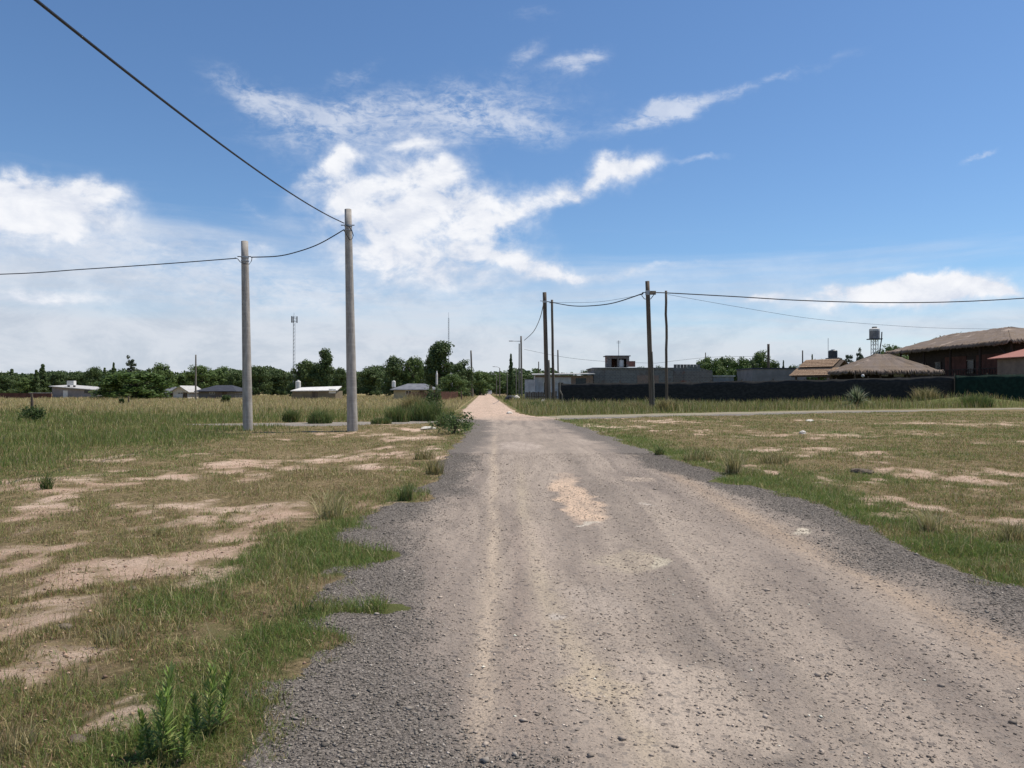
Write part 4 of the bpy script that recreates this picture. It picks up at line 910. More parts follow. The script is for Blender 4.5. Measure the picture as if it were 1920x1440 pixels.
# ------------------------------------------------------------------ posts, fences, sign
x, d = gp(60, 775)
for (px, ty_, by, r, lb) in [(60, 740, 776, .09, 'dark weathered fence post standing in the bush at the far left'), (241, 743, 758, .1, 'small dark post in the distant straw field'),
                             (808, 724, 776, .13, 'dark post inside the roadside thicket'), (865, 733, 752, .1, 'dark gate post at the near end of the reddish picket fence')]:
    x, d = gp(px, by); h = (by - ty_) / F * d; t = thing('fence_post', lb, 'post', (x, d, hz(x, d)), 0, 'weathered posts in the left field')
    tubeo('stake', WOODP, t, [(0, 0, -.3), (.01, 0, h * .5), (-.02, 0, h)], [r, r * .95, r * .8], 8)
t = thing('road_marker', 'slim grey marker post with a white top above the roadside thicket', 'marker post', (XD(819, 48), 48, 0))
tubeo('stake', WOODG, t, [(0, 0, -.2), (0, 0, 1.9)], .06, 8); tubeo('white_top', WHITE, t, [(0, 0, 1.9), (0, 0, 2.55), (0, 0, 2.75)], [.064, .06, .02], 8)
REDW = plain('red_brown_wood', (.20, .10, .075), (.12, .065, .05), 3, .9, .1)
t = thing('picket_fence', 'low reddish brown picket fence along the left side of the sandy road', 'fence', (-9.6, 104, 0))
bm = bmesh.new(); rg = random.Random(3)
for i in range(150):
    y = i * .48; x = .012 * y + rg.uniform(-.02, .02); hh = 1.25 + rg.uniform(-.12, .12); box(bm, x - .015, x + .015, y, y + .13 + rg.random() * .12, .0, hh)
obj('pickets', bm, REDW, t); bxo('rail', REDW, t, [(-.06 + .012 * y - 0, .0 + .012 * y, y, y + 6, .9, 1.0) for y in range(0, 72, 6)])
t = thing('picket_fence', 'reddish fence panels facing the crossing beyond the roadside thicket', 'fence', (-14.2, 104, 0)); bm = bmesh.new()
for i in range(32): x = i * .145; box(bm, x, x + .10, -.015, .015, 0, 1.2 + rg.uniform(-.1, .1))
obj('pickets', bm, REDW, t); bxo('rail', REDW, t, 0, 4.6, .016, .07, .8, .9)

NET = NT('shade_net', .85, .1); n_ = NET.noise(3.0, 4, .6, (1, 1, 2)); NET.col(NET.mix(NET.ss(n_, .35, .7), (.022, .023, .024), (.038, .038, .038)))
NETG = NT('shade_net_green', .85, .1); n_ = NETG.noise(3.0, 4, .6); NETG.col(NETG.mix(NETG.ss(n_, .35, .7), (.007, .018, .014), (.012, .032, .024)))
def net_fence(label, pts, hs, mat, seed):
    P = [Vector((*p, 0)) for p in pts]; o0 = P[0].copy(); t = thing('shade_net_fence', label, 'fence', o0, 0, 'shade net fences'); rg = random.Random(seed)
    L = [0]; 
    for a, b in zip(P, P[1:]): L.append(L[-1] + (b - a).length)
    n = int(L[-1] / .25); V = []; rows = 7
    post = []
    for i in range(n + 1):
        s = L[-1] * i / n; x = np.interp(s, L, [p.x for p in P]); y = np.interp(s, L, [p.y for p in P]); h = np.interp(s, L, hs)
        u = (s % 3.0) / 3.0; sag = .10 * math.sin(pi * u) * (.5 + .5 * math.sin(s)); 
        g0 = hz(x, y)
        for r in range(rows):
            f = r / (rows - 1); V.append((x - o0.x + .02 * sin(s * 3), y - o0.y + .05 * sin(s * .9 + f * 2) * sin(pi * u) * f + .012 * sin(s * 2.3), -.1 + (h - sag + .1) * f))
        if i % 12 == 0: post.append((x - o0.x, y - o0.y + .1, h))
    ii = np.arange((n + 1) * rows).reshape(n + 1, rows); q = np.stack([ii[:-1, :-1], ii[1:, :-1], ii[1:, 1:], ii[:-1, 1:]], -1).reshape(-1, 4)
    o = link('net', np_mesh('net', np.array(V), q, None, None, True), mat, t); m_ = o.modifiers.new('s', 'SOLIDIFY'); m_.thickness = .012
    pm = None
    for (x, y, h) in post:
        if pm is None: bm = bmesh.new(); tube(bm, [(0, 0, -.3), (0, 0, 1)], .055, 8); q_ = obj('post', bm, WOODP, t); pm = q_.data
        else: q_ = link('post', pm, None, t)
        q_.location = (x, y, 0); q_.scale = (1, 1, h + .08 + rg.uniform(0, .12))
net_fence('long black shade net fence in front of the block building and palm thatch shelters', [(XD(1050, 78), 78), (XD(1300, 77.5), 77.5), (XD(1560, 76), 76), (XD(1790, 75), 75)], [2.2, 2.35, 2.6, 2.9], NET.m, 1)
net_fence('dark green shade net fence at the right in front of the red roofed house', [(XD(1791, 74.6), 74.6), (XD(1930, 74), 74), (64, 73.5)], [2.95, 3.05, 3.1], NETG.m, 2)
tubeo_p = thing('bent_post', 'crooked pale post at the left end of the black fence', 'post', (XD(1052, 76.5), 76.5, 0))
tubeo('stake', WOODG, tubeo_p, [(0.1, 0, -.2), (.12, 0, 1.0), (-.12, 0, 1.5), (-.1, 0, 2.3)], .07, 8)

# ------------------------------------------------------------------ buildings
GLASS = plain('dark_window', (.03, .035, .04), (.015, .015, .02), 2, .25, .5)
GREYB = block_mat('grey_block', (.20, .19, .18), (.15, .145, .14), (.26, .25, .235), .4, .2, (.17, .14, .125))
GREYB2 = block_mat('grey_block_warm', (.22, .19, .17), (.17, .145, .13), (.27, .25, .23), .4, .2, (.27, .12, .085))
BRICK = block_mat('red_brick', (.27, .13, .09), (.20, .10, .075), (.30, .26, .22), .25, .08)
LIMEW = plain('lime_wash', (.52, .51, .52), (.36, .35, .36), 1.2, .9, .1)
ROOFW = plain('pale_roof_sheet', (.52, .50, .47), (.40, .38, .35), 1.5, .6, .3)
ROOFG = plain('grey_roof_sheet', (.20, .20, .21), (.13, .13, .14), 1.5, .6, .3)
DARKR = plain('dark_roof', (.055, .058, .07), (.04, .04, .05), 1.5, .7, .2)
def quad_roof(bm, pts, th=.12):
    a = [bm.verts.new(p) for p in pts]; b = [bm.verts.new((p[0], p[1], p[2] - th)) for p in pts]; n = len(pts)
    bm.faces.new(a); bm.faces.new(b[::-1])
    for i in range(n): bm.faces.new((a[i], b[i], b[(i + 1) % n], a[(i + 1) % n]))
def bld(name, label, px0, px1, d, cat='building', group=None):
    return thing(name, label, cat, ((XD(px0, d)), d, 0), 0, group), XD(px1, d) - XD(px0, d), (lambda y: CAMZ + (730 - y) / F * d)
def wall_with(t, mat, w, dep, h, wins=(), h2=None, z0=0):
    """walls as a shell, real openings on the front (y=0) filled with window/door parts"""
    bm = bmesh.new(); th = .2; xs = [0]
    for (x0, x1, a, b, _) in sorted(wins):
        box(bm, xs[-1], x0, 0, th, z0, h); 
        if a > z0: box(bm, x0, x1, 0, th, z0, a)
        box(bm, x0, x1, 0, th, b, h); xs.append(x1)
    box(bm, xs[-1], w, 0, th, z0, h); box(bm, 0, th, th, dep - th, z0, h); box(bm, w - th, w, th, dep - th, z0, h); box(bm, 0, w, dep - th, dep, z0, h)
    obj('wall', bm, mat, t)
    for (x0, x1, a, b, nm) in wins:
        o = bxo(nm, GLASS if nm == 'window' else WOODP, t, x0, x1, .09, .12, a, b)
        if nm == 'window':
            bm = bmesh.new(); box(bm, x0, x1, .05, .09, a, a + .07); box(bm, x0, x1, .05, .09, b - .07, b); box(bm, x0, x0 + .07, .05, .09, a + .07, b - .07); box(bm, x1 - .07, x1, .05, .09, a + .07, b - .07); box(bm, (x0 + x1) / 2 - .03, (x0 + x1) / 2 + .03, .05, .09, a + .07, b - .07)
            f = obj('frame', bm, WHITE, o)
def tank(name, label, loc, r, h, mat, capmat=None, group='rooftop water tanks'):
    t = thing(name, label, 'water tank', loc, 0, group)
    tubeo('tank_body', mat, t, [(0, 0, 0), (0, 0, h * .05), (0, 0, h * .5), (0, 0, h * .82), (0, 0, h * .9)], [r * .96, r, r, r, r * .8], 20)
    tubeo('lid', capmat or mat, t, [(0, 0, h * .9 + .002), (0, 0, h)], [r * .45, r * .38], 14); return t
# long grey block building
t, w, Z = bld('block_building', 'long unfinished grey block building behind the black fence', 1113, 1262, 95)
h = Z(691)
wall_with(t, GREYB, w, 8, h)
bxo('roof', ROOFG, t, -.15, w + .1, -.15, 8.15, h + .002, h + .12)
# exposed brick strip
bxo('brick_band', BRICK, t, w * .55, w * .82, -.02, 0, h * .45, h * .80)
t, w, Z = bld('battlement_building', 'reddish grey block house with a battlement parapet and low gable behind the black fence', 1262.5, 1336, 97)
h = Z(696); wall_with(t, GREYB2, w, 8, h)
bm = bmesh.new(); pz = Z(690); box(bm, 0, w * .72, .0, .22, h + .003, pz)
for i in range(8): box(bm, .1 + i * w * .085, .1 + i * w * .085 + .34, .0, .22, pz, pz + .45)
obj('parapet', bm, GREYB, t)
bm = bmesh.new(); vs = [(w * .74, 0, h + .003), (w * 1.0, 0, h + .003), (w * .74, 0, pz - .05)]
a = [bm.verts.new(p) for p in vs]; b = [bm.verts.new((p[0], .22, p[2])) for p in vs]; bm.faces.new(a); bm.faces.new(b[::-1])
for i in range(3): bm.faces.new((a[i], b[i], b[(i + 1) % 3], a[(i + 1) % 3]))
obj('gable', bm, GREYB2, t); bxo('roof', ROOFG, t, .0, w, .25, 7.8, h + .003, h + .12)
# rooftop room
t, w, Z = bld('rooftop_room', 'open rooftop room on top of the long grey block building', 1139, 1180, 97); z0 = Z(690) ; z1 = Z(668)
t.location.z = 4.42; H1 = z1 - 4.42
bxo('wall', GREYB2, t, [(0, .5, 0, .2, 0, H1), (w - .35, w, 0, .2, 0, H1), (w, w + .75, 0, .2, 0, H1 * .55), (0, .2, .2, 2.5, 0, H1), (w - .2, w, .2, 2.5, 0, H1), (.2, w - .2, 2.3, 2.5, 0, H1), (.5, w - .35, 0, .2, H1 - .3, H1), (w * .45, w * .45 + .2, 0, .18, 0, H1 - .3)])
bxo('roof', ROOFG, t, -.25, w + .15, -.2, 2.6, H1 + .003, H1 + .1)
tank('water_tank', 'white round tank inside the open rooftop room', (XD(1165, 97), 97.6, 4.43), .42, 1.0, WHITE)
t = thing('roof_aerial', 'thin television aerial above the rooftop room', 'aerial', (XD(1160, 98), 98, 4.42 + H1 + .1)); tubeo('rod', STEEL, t, [(0, 0, 0), (0, 0, 1.95)], .035, 6)
bxo('aerial_bars', STEEL, t, [(-.25, .25, -.02, .02, 1.6 + .12 * k, 1.63 + .12 * k) for k in range(3)])
# flat roofed shed
t, w, Z = bld('flat_roof_shed', 'low whitewashed shed with a pale flat roof and brick end right of the paired poles', 1003, 1112, 93)
h = Z(704); wall_with(t, LIMEW, w * .62, 5, h, [(1.0, 1.9, .9, 2.5, 'window'), (2.8, 3.4, 0, 2.4, 'door')])
o = bxo('brick_end', BRICK, t, [(w * .62 + .003, w * .70, 0, .2, 0, h), (w * .88, w, 0, .2, 0, h), (w * .70, w * .88, 0, .2, 0, 1.6), (w * .70, w * .88, 0, .2, 2.95, h), (w - .2, w, .2, 5, 0, h)])
bxo('window', GLASS, t, w * .70, w * .88, .1, .13, 1.6, 2.95)
bm = bmesh.new(); quad_roof(bm, [(-.3, -.7, h + .12), (w + .2, -.7, h + .22), (w + .2, 5.2, h + .42), (-.3, 5.2, h + .32)], .1); obj('roof', bm, ROOFW, t)
bxo('fascia', BRICK, t, .05, w - .05, -.03, -.003, h - .22, h - .01)
t, w, Z = bld('white_wall', 'bluish white wall left of the flat roofed shed', 984, 1003, 92, 'wall'); bxo('panel', LIMEW, t, 0, w - .05, 0, .2, 0, Z(712)); bxo('coping', ROOFG, t, -.04, w - .05, -.04, .24, Z(712) + .002, Z(712) + .06)
t, w, Z = bld('board_fence', 'dark board fence below the flat roofed shed', 985, 1046, 88, 'fence'); bm = bmesh.new()
for i in range(int(w / .2)): box(bm, i * .2, i * .2 + .17, 0, .03, 0, 1.25 + .15 * random.random())
obj('boards', bm, WOODP, t); bxo('rail', WOODP, t, 0, w, .032, .08, .7, .8)
# plain grey wall + pale low roof
t, w, Z = bld('grey_wall_building', 'plain grey rendered building with a darker flat top left of the tiled shelter', 1411, 1512, 100)
wall_with(t, plain('grey_render', (.25, .235, .23), (.19, .18, .175), .8, .9, .1), w, 7, Z(692), [(1.5, 2.6, 1, 2.2, 'window')]); bxo('roof', DARKR, t, -.1, w + .1, -.1, 7.1, Z(692) + .003, Z(690)+.03)
t, w, Z = bld('small_shed', 'small shed with a pale edge roof between battlement house and grey wall', 1337, 1376, 98); h = Z(706)
wall_with(t, plain('shed_render', (.22, .24, .27), (.16, .17, .19), 1, .9, .1), w, 4, h, [(.8, 1.5, 0, 2, 'door')]); bxo('roof', ROOFW, t, -.15, w + .15, -.2, 4.2, h + .003, h + .13)
# tiled shelter
TILE = plain('tan_tile', (.50, .36, .24), (.20, .12, .075), 4, .9, .1, .03, (1, 5, 1))  # orange tan tile mottled with brown, the tile's own colour
t = thing('tiled_shelter', 'open shelter with a stepped orange tan tile roof beside the thatched umbrella roof', 'shelter', (XD(1549, 86), 86, 0), radians(36))
bm = bmesh.new(); zr, ze = 4.95, 3.15
def tiled(bm, sgn, x0, x1, z0, z1, y0, y1):
    n = 16; m_ = 5
    for j in range(m_):
        for i in range(n):
            ya = y0 + (y1 - y0) * i / n; yb = y0 + (y1 - y0) * (i + .92) / n; xa = x0 + (x1 - x0) * j / m_; xb = x0 + (x1 - x0) * (j + 1.12) / m_
            za = z0 + (z1 - z0) * j / m_ + .0; zb = z0 + (z1 - z0) * (j + 1.12) / m_ + .04
            q = [(sgn * xa, ya, za), (sgn * xb, ya, zb), (sgn * xb, yb, zb), (sgn * xa, yb, za)]
            quad_roof(bm, q if sgn < 0 else q[::-1], .05)
for sg in (-1, 1):
    tiled(bm, sg, .0, 1.45, zr, zr - .85, -1.7, 2.5); tiled(bm, sg, 1.35, 2.8, zr - 1.0, ze, -2.4, 2.8)
obj('tile_roof', bm, TILE, t); bm = bmesh.new()
for sg in (-1, 1): quad_roof(bm, [(0, -2.2, zr - .14), (sg * 2.7, -2.2, ze - .13), (sg * 2.7, 2.6, ze - .13), (0, 2.6, zr - .14)], .06)
obj('soffit', bm, WOODP, t)
for x in (-2.2, 2.2):
    for y in (-1.9, 2.3): tubeo('post', WOODP, t, [(x, y, 0), (x, y, ze + .15)], .12, 8)
tankp = tank('water_tank', 'black plastic water tank above the tiled shelter roof', (XD(1562, 92), 92, Z(669) - 2.0), .5, 1.0, plain('black_plastic', (.03, .04, .055), (.02, .025, .03), 3, .5, .4), STEEL)
tankp.location.z = CAMZ + (730 - 671) / F * 92
bxx = thing('tank_stand', 'brick tank tower carrying the black water tank', 'stand', (XD(1562, 92), 92, 0)); bxo('tower', BRICK, bxx, [(-.55, .55, -.55, .55, 0, CAMZ + (730 - 671) / F * 92 - .003)])
bxo('cap_slab', GREYB, bxx, [(-.65, .65, -.65, -.553, tankp.location.z - .18, tankp.location.z - .02), (-.65, -.553, -.553, .65, tankp.location.z - .18, tankp.location.z - .02)])
t = thing('roof_aerial', 'thin aerial just left of the black water tank', 'aerial', (XD(1553, 92), 92, 0)); tubeo('rod', STEEL, t, [(0, 0, 0), (0, 0, CAMZ + (730 - 634) / F * 92)], .03, 6)
# thatch
THT = NT('palm_thatch', .95, .05); a_ = THT.noise(24, 5, .7, (1, 1, .35)); b_ = THT.noise(.33, 5, .6)
cc_ = THT.mix(THT.ss(a_, .35, .68), (.27, .21, .16), (.15, .115, .088)); cc_ = THT.mix(THT.ss(THT.noise(.7, 4, .6), .4, .6, 0, .5), cc_, (.24, .20, .18)); cc_ = THT.mix(THT.ss(b_, .60, .68, 0, .8), cc_, (.46, .37, .30)); THT.col(cc_); THT.bump(a_, .03)
def thatch(t, faces, seed, fringe=.35, name='thatch_roof'):
    """faces: list of planar patches (eaveL, eaveR, topR, topL); shaggy displaced surface, thick edge, hanging straws"""
    rng = np.random.default_rng(seed); V = []; Q = []; off = 0
    for f in faces:
        A, B, C_, D_ = [np.array(p, float) for p in f]; nu = max(8, int(np.linalg.norm(B - A) / .22)); nv = max(8, int(np.linalg.norm(D_ - A) / .25))
        u, v = np.meshgrid(np.linspace(0, 1, nu), np.linspace(0, 1, nv)); u = u[..., None]; v = v[..., None]
        P = (A * (1 - u) + B * u) * (1 - v) + (D_ * (1 - u) + C_ * u) * v
        N_ = np.cross(B - A, D_ - A); N_ /= np.linalg.norm(N_); N_ = N_ if N_[2] > 0 else -N_
        ue = u[..., 0] * np.linalg.norm(B - A) + 0 * v[..., 0]; ve = v[..., 0] * np.linalg.norm(D_ - A) + 0 * u[..., 0]; k = (fbm(ue * 2.2 + seed, ve * .45, 3, seed) - .5) * .10 + (fbm(ue * .4, ve * .4, 2, seed + 3) - .5) * .16 + .06 * ((ve * .8) % 1 < .12)
        k = k * (1 - (np.abs(u[..., 0] - .5) > .499) * .0)
        P = P + N_ * k[..., None]; P[0, :, 2] -= rng.uniform(0, .18, nu)
        ii = np.arange(nu * nv).reshape(nv, nu) + off; V.append(P.reshape(-1, 3)); Q.append(np.stack([ii[:-1, :-1], ii[:-1, 1:], ii[1:, 1:], ii[1:, :-1]], -1).reshape(-1, 4)); off += nu * nv
        # straws: hanging on the eave and lifted on the slope
        n = int(nu * 7); uu = rng.uniform(size=(n, 1)); base = A * (1 - uu) + B * uu + rng.normal(size=(n, 3)) * .04; Ld = (A + B - C_ - D_) / 2; Ld /= np.linalg.norm(Ld)
        n2 = 0; u2 = rng.uniform(size=(n2, 1)); v2 = rng.uniform(size=(n2, 1)); b2 = (A * (1 - u2) + B * u2) * (1 - v2) + (D_ * (1 - u2) + C_ * u2) * v2 + N_ * .015
        base = np.concatenate([base, b2]); n = len(base); L_2 = rng.uniform(.5, 1.1, (n, 1)) * fringe; dirn = Ld + rng.normal(size=(n, 3)) * .06 + np.where(np.arange(n)[:, None] < n - n2, np.array([0, 0, -.7]), N_ * .03)
        S_ = (B - A) / np.linalg.norm(B - A) * .035; E = base + dirn * L_2
        V.append(np.stack([base - S_, base + S_, E + S_ * .3, E - S_ * .3], 1).reshape(-1, 3)); Q.append(np.arange(n * 4).reshape(-1, 4) + off); off += n * 4
    o = link(name, np_mesh(name, np.concatenate(V), np.concatenate(Q)), THT.m, t); m_ = o.modifiers.new('s', 'SOLIDIFY'); m_.thickness = .10; m_.offset = -1; return o
def hip(x0, x1, y0, y1, ze, zr, rx0, rx1, ry0, ry1):
    a, b, c, d = (x0, y0, ze), (x1, y0, ze), (x1, y1, ze), (x0, y1, ze); p, q, r, s = (rx0, ry0, zr), (rx1, ry0, zr), (rx1, ry1, zr), (rx0, ry1, zr)
    return [(a, b, q, p), (b, c, r, q), (c, d, s, r), (d, a, p, s)]
t = thing('thatched_shelter', 'wide low palm thatch shelter with broken pale patch behind the black fence', 'shelter', (XD(1657, 81), 81, 0))
thatch(t, hip(-4.7, 4.7, -2.5, 3.2, 3.5, 5.3, -.6, .6, .2, .4), 7)
for x in (-3.9, -1.3, 1.4, 3.9): tubeo('post', WOODP, t, [(x, -2.0, 0), (x, -2.0, 3.5)], .11, 8)
for x in (-3.9, 3.9): tubeo('post', WOODP, t, [(x, 2.6, 0), (x, 2.6, 3.5)], .11, 8)
bxo('back_wall', plain('shelter_back_shade', (.09, .07, .06), (.05, .04, .04), 1), t, -4.2, 4.2, 2.75, 2.9, 0, 3.2)  # wall colour darkened to paint in the interior shade below the roof
bxo('pale_panel', WHITE, t, .35, 1.2, 1.5, 1.55, 3.0, 3.35); bxo('pale_panel', WHITE, t, 1.8, 2.9, 1.5, 1.55, 2.95, 3.4)
t2 = thing('garden_lamp', 'small round white globe hanging at the left side of the thatch shelter', 'lamp', (XD(1618, 77.5), 77.5, 2.95)); bm = bmesh.new(); bmesh.ops.create_uvsphere(bm, u_segments=16, v_segments=10, radius=.16); obj('globe', bm, WHITE, t2, True); tubeo('stem', DARKM, t2, [(0, 0, .16), (0, 0, .5)], .02, 6)
# large thatched house
t = thing('thatched_house', 'large dark two storey house under a big sloping thatch roof at the right', 'house', (52.8, 82, 0))
DW = plain('dark_timber', (.055, .042, .038), (.03, .024, .022), 2, .85, .15, 0, (1, 1, 5))
REDB = plain('dark_red_wall', (.12, .055, .045), (.07, .035, .03), 1.5, .85, .15)
bxo('wall', DW, t, [(1.6, 11, 1.6, 1.8, 0, 6.7), (1.6, 1.8, 1.803, 24, 0, 6.7), (10.8, 11, 1.803, 24, 0, 6.7), (1.803, 10.797, 23.8, 24, 0, 6.7)])
bxo('red_wall_panel', REDB, t, [(1.52, 1.597, 3.5, 8.5, .2, 5.6), (1.52, 1.597, 10.5, 15, .2, 5.6)])
for y0 in (9.0, 16.0, 19.5): o = bxo('window', GLASS, t, 1.5, 1.597, y0, y0 + 1.2, 3.6, 5.0); bxo('frame', WOODG, o, [(1.45, 1.498, y0 - .08, y0 + 1.28, 5.0, 5.1), (1.45, 1.498, y0 - .08, y0 + 1.28, 3.5, 3.6), (1.45, 1.498, y0 - .08, y0, 3.602, 4.998)])
for x, z in ((2.6, 3.8), (6.2, 3.8)): bxo('window', GLASS, t, x, x + 1.3, 1.55, 1.597, z, z + 1.4)
for y in (0.5, 6, 12, 18, 24): tubeo('post', DW, t, [(.5, y, 0), (.5, y, 6.9)], .14, 8)
for x in (5, 10): tubeo('post', DW, t, [(x, .5, 0), (x, .5, 6.9)], .14, 8)
tubeo('brace', DW, t, [(.5, .5, 4.8), (.5, 3.0, 6.6)], .09, 6)
bxo('balcony_rail', DW, t, [(.45, .55, .7, 23.8, 3.9, 4.0), (.45, .55, .7, 23.8, 3.2, 3.3)] + [(.47, .53, y, y + .06, 3.303, 3.897) for y in np.arange(.8, 23.5, .5)])
thatch(t, hip(-.2, 12.2, -.4, 26.5, 6.85, 8.95, 5.6, 6.0, 9.0, 20.5), 21, .45)
# red roof house
RTILE = plain('red_tile', (.46, .21, .16), (.34, .16, .125), 4, .85, .15, .02, (5, 1, 1))
t = thing('red_roof_house', 'tan walled house with a salmon red tile roof at the right edge', 'house', (49.9, 75, 0)); ze = 4.8
bxo('wall', plain('tan_wall', (.25, .19, .15), (.19, .145, .115), 1.2, .9, .1), t, [(0, 9, 0, .2, 0, ze - .1), (0, .2, .2, 4.5, 0, ze - .1), (8.8, 9, .2, 4.5, 0, ze - .1)])
bm = bmesh.new(); n = 18
for i in range(n):
    x0 = -.5 + 10 * i / n; x1 = -.5 + 10 * (i + .94) / n
    k0 = min(1, max(0, (x0 + .5) / 4.2)); k1 = min(1, max(0, (x1 + .5) / 4.2))
    quad_roof(bm, [(x0, -.6, ze), (x1, -.6, ze + .02), (x1, -.6 + 3 * k1 + .02, ze + .05 + 1.45 * k1), (x0, -.6 + 3 * k0 + .02, ze + .03 + 1.45 * k0)], .09)
    quad_roof(bm, [(x0, 5.4, ze), (x0, 5.4 - 3 * k0 - .02, ze + .03 + 1.45 * k0), (x1, 5.4 - 3 * k1 - .02, ze + .03 + 1.45 * k1), (x1, 5.4, ze)], .09)
quad_roof(bm, [(-.5, -.6, ze - .01), (3.7, 2.38, ze + 1.46), (3.7, 2.42, ze + 1.46), (-.5, 5.4, ze - .01)], .08)
obj('tile_roof', bm, RTILE, t)
bxo('window', GLASS, t, 3, 4.2, -.03, -.003, 2.9, 3.9)
# water tower
t = thing('water_tower', 'tall stand carrying a white topped round water tank above the thatched roofs', 'water tower', (XD(1640, 104), 104, 0)); zb = CAMZ + (730 - 635) / F * 104
tubeo('tank_body', plain('tank_grey', (.27, .255, .25), (.17, .16, .16), 2, .6, .3), t, [(0, 0, zb), (0, 0, zb + 1.05)], .66, 20)
tubeo('tank_top', WHITE, t, [(0, 0, zb + 1.052), (0, 0, zb + 1.3), (0, 0, zb + 1.42)], [.67, .66, .4], 20); tubeo('lid', DARKM, t, [(0, 0, zb + 1.422), (0, 0, zb + 1.6)], .32, 14)
bm = bmesh.new()
for sx_ in (-.35, .35):
    for sy_ in (-.35, .35): tube(bm, [(sx_, sy_, 0), (sx_ * .9, sy_ * .9, zb - .12)], .06, 6)
for k in range(8):
    z = zb * k / 8
    for sy_ in (-.35, .35): tube(bm, [(-.35, sy_, z), (.35, sy_, z + zb / 8 - .1)], .03, 5); tube(bm, [(.35, sy_, z), (-.35, sy_, z + zb / 8 - .1)], .03, 5)
obj('lattice_stand', bm, WHITE, t); bxo('platform', DARKM, t, -.75, .75, -.75, .75, zb - .12, zb - .003)
tubeo('down_pipe', DARKM, t, [(.9, -.2, zb + .9), (.85, -.2, zb - .1), (.5, -.2, zb - 2.2), (.45, -.2, 0)], .08, 6)

# left side buildings
t, w, Z = bld('grey_shed', 'low grey block shed with a sloping pale roof at the far left', 98, 182, 135); h0 = Z(724); h1 = Z(731)
bm = bmesh.new(); box(bm, 0, w, 0, .2, 0, h1 - .15)
vs = [(0, 0, h1 - .149), (w, 0, h1 - .149), (0, 0, h0 - .12)]; a = [bm.verts.new(p) for p in vs]; b = [bm.verts.new((p[0], .2, p[2])) for p in vs]; bm.faces.new(a); bm.faces.new(b[::-1])
for i in range(3): bm.faces.new((a[i], b[i], b[(i + 1) % 3], a[(i + 1) % 3]))
box(bm, 0, .2, .203, 6, 0, h0 - .15); box(bm, w - .2, w, .203, 6, 0, h1 - .15); obj('wall', bm, plain('shed_grey', (.28, .255, .25), (.22, .20, .195), 1, .9), t)
bm = bmesh.new(); quad_roof(bm, [(-.3, -.5, h0 + .03), (w + .3, -.5, h1 + .02), (w + .3, 6.3, h1 + .3), (-.3, 6.3, h0 + .3)], .12); obj('roof', bm, ROOFW, t)
bxo('window', GLASS, t, 5.6, 6.6, -.03, -.003, .9, 1.7); bxo('door', WHITE, t, 1.9, 2.7, -.03, -.003, 0, 1.4)
t_ = thing('tank_box', 'white roof tank on the grey shed at the far left', 'water tank', (XD(128, 135), 136, h0 - .2), 0, 'rooftop water tanks'); bxo('tank_body', WHITE, t_, -.6, .6, -.4, .4, .35, 1.15); bxo('leg', DARKM, t_, [(-.55, -.45, -.3, .3, 0, .347), (.45, .55, -.3, .3, 0, .347)])
t, w, Z = bld('low_brick_wall', 'low reddish brown wall running left of the grey shed', -10, 96, 132, 'wall'); bxo('brickwork', REDB, t, 0, w, 0, .2, 0, .95); bxo('coping', LIMEW, t, w * .6, w, -.03, .23, .952, 1.03)
def gable_house(label, px0, px1, d, yr_, ye, roofmat, wallmat, gable_front, dep=7):
    t, w, Z = bld('gabled_house', label, px0, px1, d, 'house'); ze, zr = Z(ye), Z(yr_)
    wall_with(t, wallmat, w, dep, ze, [(w * .3, w * .3 + .9, .8, ze - .25, 'window'), (w * .65, w * .65 + .8, 0, ze - .25, 'door')])
    bm = bmesh.new()
    if gable_front:
        quad_roof(bm, [(-.4, -.6, ze - .15), (w / 2, -.6, zr), (w / 2, dep + .4, zr), (-.4, dep + .4, ze - .15)]); quad_roof(bm, [(w / 2, -.6, zr), (w + .4, -.6, ze - .15), (w + .4, dep + .4, ze - .15), (w / 2, dep + .4, zr)])
        g_ = bmesh.new(); vs = [(0, 0, ze + .003), (w, 0, ze + .003), (w / 2, 0, zr - .14)]; a = [g_.verts.new(p) for p in vs]; b = [g_.verts.new((p[0], .2, p[2])) for p in vs]; g_.faces.new(a); g_.faces.new(b[::-1])
        for i in range(3): g_.faces.new((a[i], b[i], b[(i + 1) % 3], a[(i + 1) % 3]))
        obj('gable', g_, wallmat, t)
    else:
        quad_roof(bm, [(-.5, -.6, ze - .1), (w + .5, -.6, ze - .1), (w * .72, dep / 2, zr), (w * .28, dep / 2, zr)]); quad_roof(bm, [(w + .5, dep + .6, ze - .1), (-.5, dep + .6, ze - .1), (w * .28, dep / 2, zr), (w * .72, dep / 2, zr)])
        quad_roof(bm, [(-.5, dep + .6, ze - .1), (-.5, -.6, ze - .1), (w * .28, dep / 2, zr)]); quad_roof(bm, [(w + .5, -.6, ze - .1), (w + .5, dep + .6, ze - .1), (w * .72, dep / 2, zr)])
    obj('roof', bm, roofmat, t); return t, w, Z
gable_house('small house with a white gable left of the thin grey pole', 325, 352, 128, 723, 733, ROOFW, WHITE, True, 6)
gable_house('grey roofed wing left of the white gable', 305, 324, 130, 725, 735, ROOFG, LIMEW, False, 5)
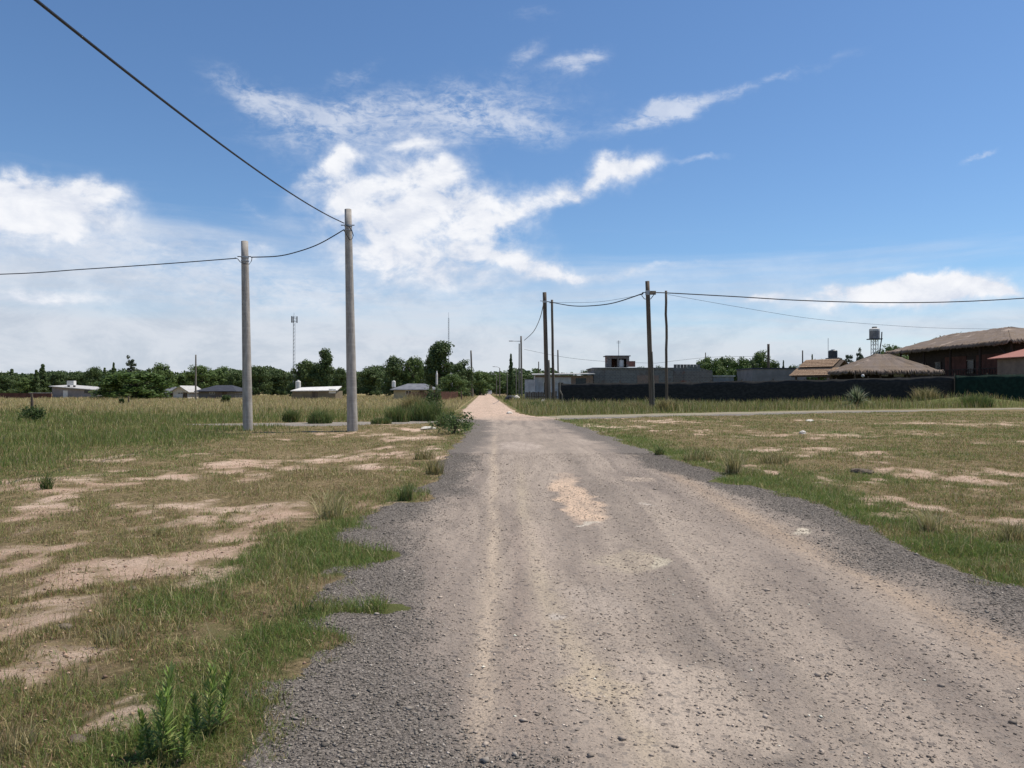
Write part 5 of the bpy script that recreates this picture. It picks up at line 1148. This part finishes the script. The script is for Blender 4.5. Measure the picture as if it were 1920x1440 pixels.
gable_house('low house with a dark hipped roof behind the thin grey pole', 372, 440, 128, 722, 732, DARKR, GREYB, False, 7)
gable_house('house with a grey hipped roof half hidden by weeds left of the road', 738, 812, 118, 719, 729, ROOFG, plain('cream_wall', (.42, .37, .25), (.33, .29, .2), 1, .9), False, 7)
t, w, Z = bld('white_roof_shed', 'long low shed with a bright white sloping roof left of the taller concrete pole', 548, 629, 118); h = Z(733)
wall_with(t, plain('ochre_wall', (.22, .18, .12), (.16, .13, .09), 1, .9), w, 5, h, [(3, 3.9, 0, 1.2, 'door')])
bm = bmesh.new(); quad_roof(bm, [(-.2, -.3, h + .05), (w + .3, -.3, h + .12), (w + .3, 3.0, h + .75), (.6, 3.0, h + .55)], .12); obj('roof', bm, WHITE, t)
bxo('end_panel', WHITE, t, w - 1.0, w + .05, -.06, -.003, h - .35, h + .3)
tank('water_tank', 'small white tank behind the bright roofed shed', (XD(559, 124), 124, 1.5), .42, 1.6, WHITE)
tank('water_tank', 'small white tank beside the grey hipped roof left of the road', (XD(741, 121), 119.5, 1.9), .3, 1.1, WHITE)
# distant parked car at the road end
t = thing('parked_car', 'tiny white car parked at the far end of the sandy road', 'car', (XD(916, 225), 225, 0)); CW = plain('car_white', (.75, .75, .75), (.7, .7, .7), 1, .3, .5)
bxo('body', CW, t, [(-.85, .85, 0, 4.0, .3, .95), (-.72, .72, .9, 3.2, .952, 1.45)]); bxo('windshield', GLASS, t, -.62, .62, .86, .897, 1.0, 1.38)
for x in (-.8, .62):
    for y in (.7, 3.1): bm = bmesh.new(); tube(bm, [(x, y, .32), (x + .18, y, .32)], .32, 14); obj('wheel', DARKM, None) if False else obj('wheel', bm, DARKM, t)
# dark scrap heap by the road
rock('rubbish_heap', 'dark heap of rubbish on the verge right of the sandy road', 'heap', (XD(959, 105), 105, .3), (.9, .7, .55), DARKM, 9)
rock('rubbish_heap', 'pale heap of bags beside the dark rubbish heap', 'heap', (XD(969, 104), 104, .35), (.45, .4, .45), PALE, 12)

for o in bpy.data.objects:
    if '_h' in o: del o['_h']
